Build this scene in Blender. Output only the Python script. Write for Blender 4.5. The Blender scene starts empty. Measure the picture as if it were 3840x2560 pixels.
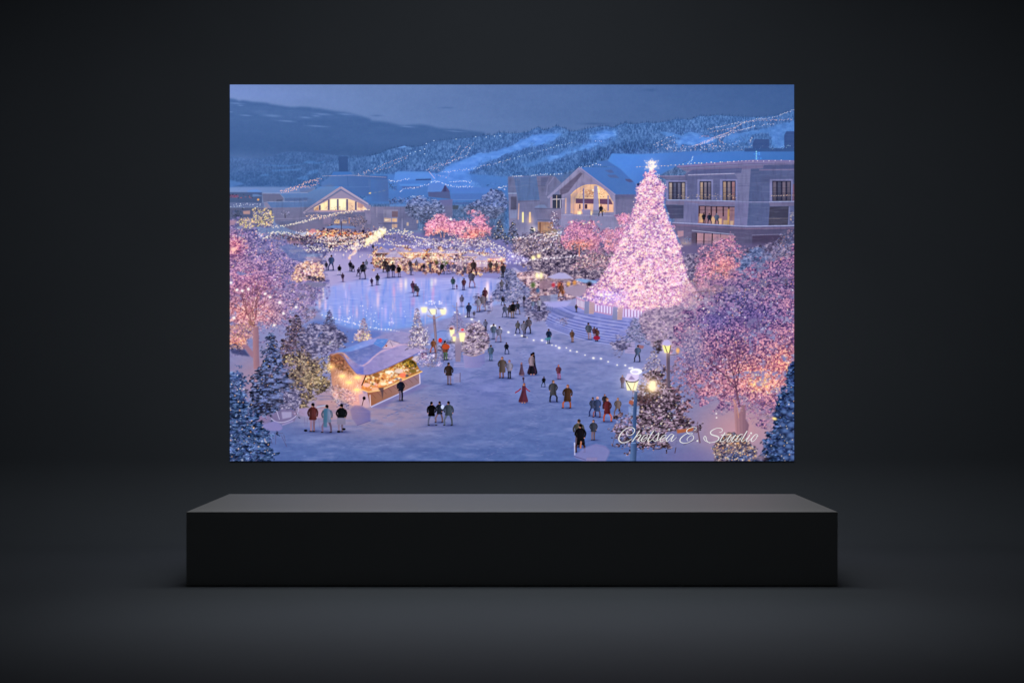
# A frameless backlit picture on a dark studio backdrop, above a long black pedestal.
import numpy as np
import numpy as np
# ---------------------------------------------------------------- painter
PW, PH = 1296, 864                       # dots of the printed picture
RNG = np.random.default_rng(11)
IMG = np.zeros((PH, PW, 3), np.float32)
YY, XX = np.mgrid[0:PH, 0:PW].astype(np.float32)

def T(x0, y0, s):
    """maps a measuring grid to picture dots"""
    def f(pts):
        a = np.asarray(pts, float).reshape(-1, 2)
        return np.stack([((x0 + a[:, 0] / s) - 862) * .6125, ((y0 + a[:, 1] / s) - 318) * .6125], 1)
    f.k = .6125 / s
    return f
F = T(0, 0, .6125)
def Q(c, r): return T(862 + 529 * c, 318 + 353 * r, 4.442)
GK = T(1180, 1200, 4.356); GL = T(1900, 580, 3.92); GM = T(1100, 780, 2.94); GH = T(2400, 540, 3.564)

def noise(cell, seed=0, octs=3):
    g = np.random.default_rng(1000 + seed)
    out = np.zeros((PH, PW), np.float32); amp = 1.; tot = 0.
    cx, cy = cell if isinstance(cell, tuple) else (cell, cell)
    for o in range(octs):
        nx, ny = int(PW / cx) + 3, int(PH / cy) + 3
        t = g.random((ny, nx)).astype(np.float32)
        fx, fy = XX[0] / cx, YY[:, 0] / cy
        ix, iy = fx.astype(int), fy.astype(int)
        u, v = fx - ix, fy - iy
        u = u * u * (3 - 2 * u); v = (v * v * (3 - 2 * v))[:, None]
        a = t[iy][:, ix] * (1 - u) + t[iy][:, ix + 1] * u
        b = t[iy + 1][:, ix] * (1 - u) + t[iy + 1][:, ix + 1] * u
        out += amp * (a * (1 - v) + b * v); tot += amp
        amp *= .55; cx = max(cx / 2, 1.01); cy = max(cy / 2, 1.01)
    return out / tot * 2 - 1

def blur(a, r):
    if r <= 0: return a
    n = int(max(1, round(r * 2.2))); k = np.exp(-.5 * (np.arange(-n, n + 1) / r) ** 2); k /= k.sum()
    for ax in (0, 1):
        p = [(0, 0)] * a.ndim; p[ax] = (n, n)
        b = np.pad(a, p, mode='edge'); o = np.zeros_like(a)
        for i, w in enumerate(k):
            sl = [slice(None)] * a.ndim; sl[ax] = slice(i, i + a.shape[ax]); o += w * b[tuple(sl)]
        a = o
    return a

def mask(pts, feather=0):
    """coverage of a polygon; returns mask and its window"""
    p = np.asarray(pts, float)
    pad = int(feather * 3) + 2
    x0 = max(0, int(p[:, 0].min()) - pad); x1 = min(PW, int(p[:, 0].max()) + pad + 2)
    y0 = max(0, int(p[:, 1].min()) - pad); y1 = min(PH, int(p[:, 1].max()) + pad + 2)
    if x1 <= x0 or y1 <= y0: return None
    w = x1 - x0; m = np.zeros((y1 - y0, w), np.float32)
    q = np.roll(p, -1, 0); xs = np.arange(x0, x1, dtype=np.float32)
    for j in range(y1 - y0):
        for s in range(3):
            y = y0 + j + (s + .5) / 3 - .0
            c = (p[:, 1] <= y) != (q[:, 1] <= y)
            if not c.any(): continue
            a, b = p[c], q[c]
            xx = np.sort(a[:, 0] + (y - a[:, 1]) / (b[:, 1] - a[:, 1]) * (b[:, 0] - a[:, 0]))
            for k in range(0, len(xx) - 1, 2):
                m[j] += np.clip(np.minimum(xs + 1, xx[k + 1]) - np.maximum(xs, xx[k]), 0, 1) / 3
    if feather: m = blur(m, feather)
    return m, (slice(y0, y1), slice(x0, x1))

def C(c): return np.asarray(c, np.float32)
def lay(m, win, col, alpha=1.):
    if callable(col): col = col(XX[win], YY[win])
    else: col = C(col)
    a = (m * alpha)[..., None]
    IMG[win] = IMG[win] * (1 - a) + col * a
def grad(p0, c0, p1, c1):
    p0, p1 = np.asarray(p0, float).ravel(), np.asarray(p1, float).ravel(); d = p1 - p0; L = (d * d).sum()
    c0, c1 = C(c0), C(c1)
    def f(X, Y):
        t = np.clip(((X - p0[0]) * d[0] + (Y - p0[1]) * d[1]) / L, 0, 1)[..., None]
        return c0 * (1 - t) + c1 * t
    return f
def vg(y0, c0, y1, c1): return grad((0, y0), c0, (0, y1), c1)
def poly(pts, col, alpha=1., feather=.35, tex=None):
    r = mask(pts, feather)
    if r is None: return
    m, win = r
    if tex is not None: m = m * np.clip(tex[win], 0, 1)
    lay(m, win, col, alpha)
def smooth(pts, n=8, closed=False):
    p = np.asarray(pts, float)
    e = np.concatenate([p[-1:], p, p[:2]]) if closed else np.concatenate([2 * p[:1] - p[1:2], p, 2 * p[-1:] - p[-2:-1]])
    out = []
    for i in range(len(e) - 3):
        a, b, c, d = e[i:i + 4]
        for t in np.arange(n) / n:
            out.append(.5 * (2 * b + (c - a) * t + (2 * a - 5 * b + 4 * c - d) * t * t + (3 * b - a - 3 * c + d) * t ** 3))
    if not closed: out.append(p[-1])
    return np.array(out)
def line(pts, w, col, alpha=1., feather=.3):
    p = np.asarray(pts, float); ws = np.broadcast_to(np.asarray(w, float), (len(p),))
    for i in range(len(p) - 1):
        d = p[i + 1] - p[i]; L = np.hypot(*d)
        if L < 1e-6: continue
        n = np.array([-d[1], d[0]]) / L / 2
        poly(np.array([p[i] + n * ws[i], p[i + 1] + n * ws[i + 1], p[i + 1] - n * ws[i + 1], p[i] - n * ws[i]]), col, alpha, feather)
def ell(cx, cy, rx, ry, col, alpha=1., feather=.3, ang=0.):
    t = np.arange(24) / 24 * 2 * np.pi; c, s = np.cos(ang), np.sin(ang)
    x, y = rx * np.cos(t), ry * np.sin(t)
    poly(np.stack([cx + x * c - y * s, cy + x * s + y * c], 1), col, alpha, feather)
def dabs(x, y, rx, ry, ang, col, alpha, hard=1.5, add=False):
    n = len(x); rx = np.broadcast_to(rx, n); ry = np.broadcast_to(ry, n); ang = np.broadcast_to(ang, n)
    alpha = np.broadcast_to(alpha, n); col = np.broadcast_to(C(col), (n, 3))
    for i in range(n):
        R = int(max(rx[i], ry[i]) * 1.7) + 2; ix, iy = int(x[i]), int(y[i])
        x0, x1, y0, y1 = max(0, ix - R), min(PW, ix + R + 1), max(0, iy - R), min(PH, iy + R + 1)
        if x1 <= x0 or y1 <= y0: continue
        X = XX[y0:y1, x0:x1] + .5 - x[i]; Y = YY[y0:y1, x0:x1] + .5 - y[i]
        c, s = np.cos(ang[i]), np.sin(ang[i])
        d = ((X * c + Y * s) / rx[i]) ** 2 + ((Y * c - X * s) / ry[i]) ** 2
        a = (np.exp(-d ** hard * .7) * alpha[i])[..., None]
        v = IMG[y0:y1, x0:x1]
        if add: IMG[y0:y1, x0:x1] = v + (255 - v) * a * col[i] / 255
        else: IMG[y0:y1, x0:x1] = v * (1 - a) + col[i] * a
def pick(pts, n, rag=2., ragn=0):
    """random points inside a polygon whose outline frays"""
    m, win = mask(pts, max(rag, .3))
    g = noise(14, 77 + ragn)[win]
    w = np.clip(m + g * .55 * (m < .97), 0, 1) ** 2; w[m < .03] = 0
    f = w.ravel(); f = f / f.sum()
    k = RNG.choice(len(f), n, p=f)
    return k % m.shape[1] + win[1].start + RNG.random(n), k // m.shape[1] + win[0].start + RNG.random(n)
def pal(cols, n, jit=8):
    c = np.asarray([k[:3] for k in cols], float); w = np.asarray([k[3] if len(k) > 3 else 1 for k in cols], float)
    return np.clip(c[RNG.choice(len(c), n, p=w / w.sum())] + RNG.normal(0, jit, (n, 1)) + RNG.normal(0, jit * .4, (n, 3)), 0, 255)
CL = None
def leaves(pts, n, cols, r=(1., 2.2), alpha=.7, rag=2., warm=None, flat=.6, ang=None, ragn=0, jit=8, clump=.26):
    global CL
    if CL is None: CL = noise((9, 7), 31, 3) * 1.7
    x, y = pick(pts, n, rag, ragn)
    c = pal(cols, n, jit)
    for (cx, cy, rad, wc, st) in (warm or []):
        t = np.exp(-(((x - cx) / rad[0]) ** 2 + ((y - cy) / rad[1]) ** 2))[:, None] * st
        c = c * (1 - t) + (C(wc) + RNG.normal(0, 16, (n, 1))) * t
    if clump: c = np.clip(c * (1 + clump * np.clip(CL[np.clip(y, 0, PH - 1).astype(int), np.clip(x, 0, PW - 1).astype(int)], -1, 1))[:, None], 0, 255)
    s = RNG.uniform(r[0], r[1], n)
    dabs(x, y, s, s * flat, RNG.uniform(-.9, .9, n) if ang is None else RNG.normal(ang, .4, n), c, alpha * RNG.uniform(.6, 1, n))
def sparks(pts, n, cols, r=(.7, 1.3), alpha=.9, rag=2., ragn=0):
    x, y = pick(pts, n, rag, ragn)
    s = RNG.uniform(r[0], r[1], n) * np.where(RNG.random(n) < .08, 1.5, 1)
    dabs(x, y, s, s, 0., pal(cols, n, 6), alpha * RNG.uniform(.5, 1, n), 1.)
def glow(x, y, rx, ry, col, a):
    w = (slice(max(0, int(y - ry * 2.6)), min(PH, int(y + ry * 2.6))), slice(max(0, int(x - rx * 2.6)), min(PW, int(x + rx * 2.6))))
    d = ((XX[w] - x) / rx) ** 2 + ((YY[w] - y) / ry) ** 2
    m = (np.exp(-d) * a)[..., None]; v = IMG[w]; IMG[w] = v + (255 - v) * m * C(col) / 255
def tint(x, y, rx, ry, col, a):
    w = (slice(max(0, int(y - ry * 2.6)), min(PH, int(y + ry * 2.6))), slice(max(0, int(x - rx * 2.6)), min(PW, int(x + rx * 2.6))))
    d = ((XX[w] - x) / rx) ** 2 + ((YY[w] - y) / ry) ** 2
    lay(np.exp(-d).astype(np.float32), w, col, a)
def shade3(f, tri):
    d, m, l = [C(k) for k in tri]; f = f[..., None]
    return np.where(f < .5, d + (m - d) * f * 2, m + (l - m) * (f * 2 - 1))
MS = [0]
def mass(pts, tri, zones=(), rag=6., hole=.5, cell=(4., 3.), alpha=1., soft=.3, gain=1.7):
    """a frayed body of foliage (or crowd, or forest) with a fine light and dark grain"""
    MS[0] += 7; s = 100 + MS[0]
    m, win = mask(pts, rag)
    cov = np.clip((m - .5 + noise((24, 18), s, 3)[win] * hole * .8 + noise((6, 5), s + 1, 2)[win] * hole * .5) / soft + .5, 0, 1) * (m > .02)
    f = .5 + .5 * np.clip(noise(cell, s + 2, 3)[win] * gain + noise((16, 12), s + 3, 2)[win] * .5, -1, 1)
    col = shade3(f, tri); X, Y = XX[win], YY[win]
    for x, y, rx, ry, tr in zones:
        w = np.exp(-(((X - x) / rx) ** 2 + ((Y - y) / ry) ** 2))[..., None]
        col = col * (1 - w) + shade3(f, tr) * w
    lay(cov.astype(np.float32), win, lambda a, b: col, alpha)
def limbs(x, y, ang, L, w, col, depth, alpha=.7, spread=.5):
    if depth == 0 or L < 2: return
    x2, y2 = x + np.cos(ang) * L, y - np.sin(ang) * L
    line([(x, y), (x2, y2)], [w, w * .7], col, alpha, .4)
    for k in (-1, 1) if depth < 5 else (-1, 0, 1):
        limbs(x2, y2, ang + k * spread * RNG.uniform(.5, 1.2) + RNG.normal(0, .1), L * RNG.uniform(.66, .85), w * .66, col, depth - 1, alpha * .92, spread)
def grey(pts, a, f=3.):
    m, win = mask(pts, f); v = IMG[win]; g = (v @ C((.3, .55, .15)))[..., None] * C((.99, 1., 1.2))
    IMG[win] = v + (g - v) * (m * a * np.clip((v[..., 2] - v[..., 0]) / 36, 0, 1))[..., None]
def string(pts, step, r=.9, col=(255, 232, 215), jit=.7, alpha=.95, wire=None, spread=0., halo=0.):
    p = smooth(pts, 10)
    if wire is not None: line(p[::3], .7, wire, .6)
    d = np.r_[0, np.cumsum(np.hypot(*np.diff(p, axis=0).T))]
    n = max(2, int(d[-1] / step)); t = np.sort(np.clip(np.linspace(0, d[-1], n) + RNG.normal(0, step * .22, n), 0, d[-1]))
    x = np.interp(t, d, p[:, 0]) + RNG.normal(0, jit, n); y = np.interp(t, d, p[:, 1]) + RNG.normal(0, jit, n) + RNG.uniform(-spread, spread, n)
    s = r * RNG.uniform(.7, 1.3, n)
    if halo: dabs(x, y, s * 3, s * 3, 0., col, halo, 1., True)
    dabs(x, y, s, s * .9, 0., C(col) + RNG.normal(0, 6, (n, 3)), alpha * RNG.uniform(.6, 1, n), 1.2)
def pine(x, yt, yb, hw, dark, snow, n, alpha=.8, r=(1.2, 2.6), lights=0, lcol=(255, 225, 190), snowf=.5):
    tiers = max(6, int((yb - yt) / 7))
    t = RNG.random(n) ** .6; yy = yt + (yb - yt) * t
    sp = hw * (.12 + t) * (.75 + .35 * ((t * tiers) % 1))
    u = RNG.uniform(-1, 1, n); xx = x + u * sp; yy = yy + np.abs(u) * hw * .18
    o = np.argsort(yy); xx, yy, u = xx[o], yy[o], u[o]
    h = n // 1
    c = np.where((RNG.random(n) < snowf)[:, None], pal(snow, n), pal(dark, n))
    s = RNG.uniform(r[0], r[1], n)
    dabs(xx, yy, s, s * .5, u * .5 + RNG.normal(0, .25, n), c, alpha * RNG.uniform(.6, 1, n))
    if lights:
        t = RNG.random(lights) ** .6
        dabs(x + RNG.uniform(-1, 1, lights) * hw * (.1 + t * .9), yt + (yb - yt) * t, .9, .9, 0., lcol, RNG.uniform(.5, 1, lights), 1.)
def person(G, hx, ht, ft, coat, legs=(60, 60, 85), hair=(25, 22, 28), w=1., sty='', skin=(176, 128, 120), lean=0., sh=.25, hem=.58, legcol2=None):
    (x, y0), (_, y1) = G([(hx, ht), (hx, ft)]); h = y1 - y0; w = .55 + .42 * w
    if not lean: lean = RNG.normal(0, .02)
    if not sty and RNG.random() < .4: sty = 'stride'
    flip = 1 if RNG.random() < .5 else -1
    if sh: dabs(np.array([x + h * .12]), np.array([y1 - h * .01]), h * .3, h * .045, .12, (66, 78, 134), sh, 1.)
    if sh: dabs(np.array([x + h * .03]), np.array([y1 - h * .012]), h * .15, h * .035, 0., (44, 50, 98), .6, 1.); dabs(np.array([x - h * .2]), np.array([y1 + h * .03]), h * .34, h * .03, -.12, (70, 82, 140), .3, 1.)
    P = lambda *l: np.array([(x + lean * h * (1 - v) + u * h * flip, y0 + v * h) for u, v in l])
    c = C(coat); c = (c * .64 + c.mean() * .36) * C((.76, .77, .82)); coat = c; dk = c * .68; lt = np.minimum(c * 1.25 + 10, 255); l2 = C(legs if legcol2 is None else legcol2) * .92
    if sty != 'long':
        a, b = (.13, .17) if sty == 'stride' else (RNG.uniform(.02, .05), RNG.uniform(.05, .1))
        for sgn, k, lc in ((-1, -a, l2 * .86), (1, b, C(legs) * .95)):
            poly(P((sgn * .045 - .05 * w, hem - .08), (sgn * .045 + .05 * w, hem - .08), (k + .045, .78), (k + .032, .97), (k - .03, .97), (k - .025, .78)), lc, 1, .4)
            ell(*P((k + .02, .978))[0], h * .05, h * .02, lc * .35, .95, .4)
    if sty == 'long':
        poly(smooth(P((-.07 * w, .15), (.08 * w, .15), (.1 * w, .38), (.15 * w, .6), (.24 * w, .92), (.02, .95), (-.22 * w, .92), (-.14 * w, .6), (-.1 * w, .38)), 4, True), coat, 1, .45)
        poly(P((0.01, .4), (.1 * w, .4), (.24 * w, .92), (.05, .94)), dk, .5, .7)
        for k in (-.06, .06): ell(*P((k, .97))[0], h * .04, h * .02, skin)
    else:
        poly(smooth(P((-.05 * w, .15), (.05 * w, .15), (.125 * w, .22), (.12 * w, .36), (.1 * w, .44), (.13 * w, hem), (0, hem + .015), (-.13 * w, hem), (-.11 * w, .44), (-.13 * w, .36), (-.13 * w, .23)), 4, True), c, 1, .45)
        poly(P((.03, .2), (.125 * w, .23), (.13 * w, hem), (.04, hem)), dk, .6, .8); line(P((-.07 * w, .24), (-.08 * w, hem - .08)), h * .04, lt, .35, .6)
    if sty != 'long':
        k = RNG.uniform(-.03, .03)
        line(smooth(P((-.115 * w, .215), (-.165 * w, .34), (-.13 * w + k, .48)), 4), h * .06, c * .82, 1, .4); line(smooth(P((.11 * w, .215), (.17 * w, .35), (.12 * w - k, .47)), 4), h * .058, dk, 1, .4)
        if h > 30: ell(*P((-.13 * w + k, .495))[0], h * .02, h * .02, skin); 
    ell(*P((.008, .095))[0], h * .048, h * .062, skin, 1, .4); ell(*P((-.004, .07))[0], h * .056, h * .056, hair, 1, .4); ell(*P((-.03, .09))[0], h * .03, h * .05, hair, .9, .4)
    if sum(hair) > 200: ell(*P((0.014, .105))[0], h * .036, h * .036, skin, 1, .4)
# ---------------------------------------------------------------- the picture
def paint():
    W1, W2, W3 = (255, 236, 222), (255, 214, 190), (250, 240, 255)
    n40, n12, n5, n90 = noise(40, 1), noise(12, 2), noise(5, 3, 2), noise((90, 24), 4)
    # sky
    top = grad((0, 0), (120, 144, 196), (1296, 60), (62, 93, 148))(XX, YY)
    low = grad((0, 0), (112, 140, 194), (1296, 60), (70, 100, 152))(XX, YY)
    t = np.clip(YY / 130, 0, 1)[..., None]
    IMG[:] = top * (1 - t) + low * t
    IMG[:] += (n90 * 3)[..., None]
    a, b = Q(0, 0), Q(1, 0)
    e = np.concatenate([a([(0, 235), (90, 250), (170, 282), (190, 265), (270, 275), (390, 295), (520, 302), (630, 312), (690, 335), (800, 348), (960, 375), (1100, 380), (1180, 373), (1350, 382), (1500, 400), (1700, 435), (1900, 462), (2040, 490), (2200, 530), (2350, 575)]),
                        b([(0, 600), (280, 630), (430, 668), (560, 690), (700, 668), (830, 665), (950, 678), (1130, 725), (1300, 740), (1450, 742), (1600, 765), (1900, 800)])])
    cl = np.concatenate([e, [(590, 200), (0, 200)]])
    poly(cl, vg(35, (76, 108, 164), 150, (63, 95, 149)), .96, 2.6); poly(cl, (100, 130, 188), .3, 6, tex=noise((70, 9), 41, 4) * 1.4 * np.clip((120 - YY) / 80, 0, 1)); poly(cl, (56, 88, 144), .3, 6, tex=noise((80, 14), 42, 3))
    poly(np.concatenate([e[:14], e[13::-1] + (0, 5)]), (64, 96, 150), .35, 2)
    for G, l in ((a, [(110, 315, 90, 12), (180, 350, 40, 9), (20, 458, 25, 6), (700, 520, 120, 18), (270, 515, 70, 10), (1540, 495, 110, 14), (1440, 525, 50, 10), (1260, 550, 70, 12), (940, 610, 110, 12), (1930, 497, 100, 12), (1460, 695, 130, 10)]), (b, [(620, 705, 90, 10), (1400, 780, 120, 8)])):
        for x, y, rx, ry in l:
            p = G([(x, y)])[0]; dabs(p[:1], p[1:], rx * .138, ry * .138, .06, (112, 142, 198), .55, 1.)
    for x, y, rx in ((1270, 388, 100), (100, 520, 80)):
        p = b([(x, y)])[0]; dabs(p[:1], p[1:], rx * .138, 2, .03, (76, 106, 160), .5, 1.)
    for x, y, rx in ((1380, 655, 200), (2300, 95, 90)):
        p = Q(2, 0)([(x, y)])[0]; dabs(p[:1], p[1:], rx * .138, 2.5, 0, (64, 94, 146), .6, 1.)
    # far hazy hills, left
    h = a([(0, 1195), (300, 1240), (540, 1230), (700, 1190), (860, 1142), (1000, 1116), (1250, 1130), (1500, 1150), (1800, 1185), (2350, 1190), (2350, 1700), (0, 1700)])
    poly(h, vg(160, (71, 104, 161), 215, (60, 96, 152)), 1, 2)
    tint(20, 178, 90, 22, (88, 119, 176), .8)
    leaves(a([(0, 1300), (700, 1220), (1000, 1150), (2350, 1220), (2350, 1600), (0, 1600)]), 1500, [(62, 96, 150), (52, 84, 138), (82, 122, 186), (70, 108, 168)], (.7, 1.5), .4, ang=1.5, flat=.5)
    for l in ([(1220, 1300), (1300, 1265), (1400, 1270), (1450, 1300), (1600, 1265), (1560, 1310), (1480, 1322), (1220, 1310)], [(1280, 1480), (1330, 1440), (1480, 1410), (1820, 1325), (1820, 1375), (1640, 1425), (1500, 1455), (1400, 1482), (1280, 1512)],
              [(1120, 1570), (1180, 1530), (1300, 1512), (1300, 1600)], [(480, 1520), (600, 1485), (670, 1500), (650, 1525)], [(800, 1515), (900, 1535), (990, 1500), (880, 1550)], [(700, 1420), (1200, 1400), (1180, 1430), (700, 1450)], [(400, 1330), (900, 1345), (1300, 1320), (900, 1370)]):
        poly(a(l), (86, 138, 208), .75, 1)
    # forested mountain
    ridge = np.concatenate([a([(1500, 1330), (1900, 1240), (2100, 1225), (2350, 1190)]), b([(150, 1150), (280, 1090), (400, 1060), (560, 1030), (700, 1045), (850, 1030), (1000, 960), (1150, 940), (1350, 920), (1500, 900), (1700, 885), (1900, 850), (2050, 850), (2120, 805), (2350, 820)]),
                            Q(2, 0)([(250, 800), (430, 715), (520, 765), (600, 755), (740, 695), (890, 740), (960, 790), (1150, 770), (1250, 740), (1420, 710), (1570, 700), (1700, 725), (1760, 690), (1880, 645), (2000, 665), (2270, 635), (2350, 650)]),
                            Q(3, 0)([(250, 620), (400, 575), (620, 590), (760, 525), (900, 535), (1060, 512), (1300, 530), (1600, 545), (1800, 545), (2100, 515), (2360, 405)])])
    mt = np.concatenate([ridge, [(1300, 330), (180, 330)]])
    poly(mt, grad((300, 0), (64, 102, 164), (1296, 0), (70, 110, 176)), 1, .8)
    k = np.interp(np.linspace(0, 1, 420), np.linspace(0, 1, len(ridge)), ridge[:, 0]); k = np.sort(k + RNG.normal(0, 2, 420))
    ky = np.interp(k, ridge[:, 0], ridge[:, 1]); s = RNG.uniform(1.5, 4.5, 420)
    dabs(k, ky - s * .3, .8, s, 0., pal([(50, 82, 134), (60, 94, 148), (44, 74, 124)], 420, 4), .6)
    forest = [(46, 78, 132, 1.2), (58, 94, 152, 1.6), (74, 112, 174, 1.6), (92, 132, 196, 1), (38, 66, 116, .6)]
    mass(mt, ((48, 80, 134), (70, 108, 168), (102, 143, 204)), rag=1., hole=.1, cell=(2.4, 4.6), alpha=.85, gain=1.6)
    leaves(mt, 4500, forest, (.8, 2.), .5, ang=1.57, flat=.5, rag=.6, clump=.2)
    mass(h, ((56, 88, 142), (68, 102, 160), (84, 120, 180)), rag=4, hole=.1, cell=(3, 4), alpha=.5)
    dk = Q(2, 0)([(1000, 1400), (1150, 1180), (1500, 1050), (1900, 960), (2300, 900), (2350, 1100), (1800, 1180), (1450, 1300), (1200, 1380), (700, 1440), (600, 1380)])
    mass(dk, ((36, 64, 114), (58, 92, 150), (92, 132, 194)), rag=5, hole=.4, cell=(2.4, 5), alpha=.9)
    leaves(dk, 500, [(36, 64, 114), (50, 82, 138), (64, 100, 160)], (1, 2.4), .55, ang=1.57, flat=.45)
    sn = (82, 135, 207)
    sA = np.concatenate([b([(1100, 1500), (1240, 1385), (1400, 1300), (1600, 1230), (1780, 1150), (1980, 1130), (2100, 1100), (2350, 1000)]), Q(2, 0)([(230, 910), (350, 850), (550, 822), (850, 810), (930, 822), (800, 845), (720, 890), (700, 930), (500, 1000), (300, 1005), (150, 1080), (0, 1130)]), b([(2200, 1160), (2100, 1230), (1900, 1300), (1740, 1400), (1600, 1460), (1680, 1600), (1900, 1700), (1000, 1720), (950, 1560)])])
    mass(sA, ((78, 126, 198), (86, 138, 210), (100, 152, 220)), rag=3.5, hole=.45, cell=(14, 5), alpha=.95)
    poly(Q(2, 0)([(1210, 835), (1400, 780), (1600, 745), (1740, 750), (1760, 820), (1720, 870), (1500, 920), (1350, 960), (1300, 930), (1330, 850)]), sn, .8, 3., tex=.75 + noise((9, 6), 61, 2) * .5)
    poly(Q(2, 0)([(400, 1260), (520, 1190), (860, 1180), (750, 1110), (1000, 1040), (1300, 980), (1450, 940), (1700, 900), (1800, 950), (1450, 1015), (1250, 1040), (1050, 1110), (980, 1180), (600, 1280)]), (84, 134, 204), .85, 3., tex=.7 + noise((9, 6), 62, 2) * .7)
    poly(Q(2, 0)([(100, 1350), (300, 1290), (500, 1240), (560, 1290), (300, 1380)]), (84, 134, 204), .7, 3)
    d = Q(3, 0)
    for l, al in (([(100, 800), (350, 800), (430, 845), (740, 795), (800, 890), (1100, 910), (900, 970), (700, 1000), (350, 1000), (480, 900), (200, 850)], .85), ([(1150, 960), (1250, 860), (1500, 790), (1900, 720), (2360, 600), (2360, 1060), (1980, 1060), (1980, 900), (1900, 800), (1650, 830), (1560, 960), (1300, 1010)], .8)):
        mass(d(l), ((76, 124, 194), (84, 136, 206), (98, 150, 218)), rag=4, hole=.5, cell=(12, 5), alpha=al)
    leaves(d([(1200, 980), (1300, 900), (1600, 830), (1600, 1010)]), 160, forest, (1, 2), .5, ang=1.57, flat=.5)
    leaves(d([(480, 960), (600, 890), (680, 900), (640, 990)]), 50, forest, (1, 2), .5)
    leaves(Q(2, 0)([(230, 990), (320, 900), (420, 960), (300, 1020)]), 40, forest, (1, 2), .6); leaves(Q(2, 0)([(500, 1000), (560, 900), (680, 960), (600, 1060)]), 50, forest, (1, 2), .6)
    leaves(b([(1560, 1480), (1700, 1400), (1900, 1200), (2060, 1260), (2350, 1150), (2350, 1500), (2000, 1560), (1700, 1540)]), 420, forest, (1, 2), .55, ang=1.57, flat=.5)
    # lower snow fields of the valley
    poly(F([(850, 400), (900, 400), (960, 398), (1090, 400), (1180, 408), (1180, 462), (840, 470)]), vg(205, (76, 126, 198), 270, (74, 116, 186)), .95, 2)
    leaves(F([(1020, 425), (1175, 420), (1175, 436), (1030, 436)]), 160, forest, (1, 2), .5)
    poly(mt, (88, 124, 184), .2 , 1.); mass(sA + (2, 1), ((86, 136, 206), (98, 150, 218), (116, 166, 228)), rag=5, hole=.6, cell=(14, 5), alpha=.55, soft=.5)
    for l in ([(560, 1230), (900, 1110), (1300, 1000), (1600, 930), (1560, 985), (1200, 1080), (900, 1180), (620, 1290)], [(1250, 860), (1500, 790), (1720, 760), (1740, 850), (1500, 910), (1340, 940)]): mass(Q(2, 0)(l), ((84, 134, 204), (98, 150, 218), (116, 166, 228)), rag=4, hole=.7, cell=(12, 5), alpha=.8, soft=.5)
    mass(d([(300, 940), (600, 860), (900, 880), (1120, 900), (900, 980), (400, 1000)]), ((84, 134, 204), (98, 150, 218), (116, 166, 228)), rag=5, hole=.7, cell=(12, 5), alpha=.7, soft=.5)
    tint(*F([(900, 320)])[0], 160, 16, (76, 108, 164), .45)
    lt = (240, 226, 235); lp = (244, 205, 210)
    string(a([(2130, 1525), (2230, 1490), (2330, 1440)]), 2.2, .9, lp, 2.5)
    for l in ([(0, 1450), (90, 1400), (210, 1335), (330, 1280), (450, 1240), (600, 1195)], [(60, 1475), (170, 1415), (300, 1380), (440, 1295), (600, 1230)]): string(b(l), 3.8, .8, lp, .9, .75)
    for l in ([(930, 1435), (1060, 1340), (1250, 1300), (1330, 1215), (1440, 1110), (1490, 1025)], [(1000, 1410), (1150, 1355), (1300, 1305), (1400, 1245), (1490, 1190), (1530, 1100), (1620, 1000)], [(1270, 1310), (1450, 1240), (1580, 1190), (1640, 1100), (1690, 1000), (1700, 975)], [(1040, 1420), (1130, 1390), (1140, 1450)], [(1060, 1490), (1140, 1515), (1260, 1540), (1320, 1505)], [(1180, 1450), (1350, 1442), (1440, 1432), (1580, 1415), (1740, 1388), (1850, 1360), (2020, 1330), (2200, 1280), (2330, 1232)]): string(b(l), 3.5, .8, lp if l[0][0] < 1170 else lt, 1., .75)
    for x, y in ((1420, 910), (1050, 935), (925, 985), (1920, 878), (2060, 860), (2150, 852), (895, 1156), (820, 1103), (655, 1150), (895, 1075), (740, 1120), (1745, 870)):
        p = b([(x, y)])[0]; dabs(p[:1], p[1:], 1.4, .9, 0., (190, 215, 250), .9)
    poly(b([(450, 1052), (560, 1020), (600, 1040), (460, 1060)]), (104, 152, 220), .9, .6)
    for l, st in (([(30, 1225), (190, 1180), (400, 1130), (570, 1085), (800, 1010), (1060, 960)], 6), ([(1380, 945), (1490, 950)], 3)): string(Q(2, 0)(l), st, .8, (200, 220, 255), .7)
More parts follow.
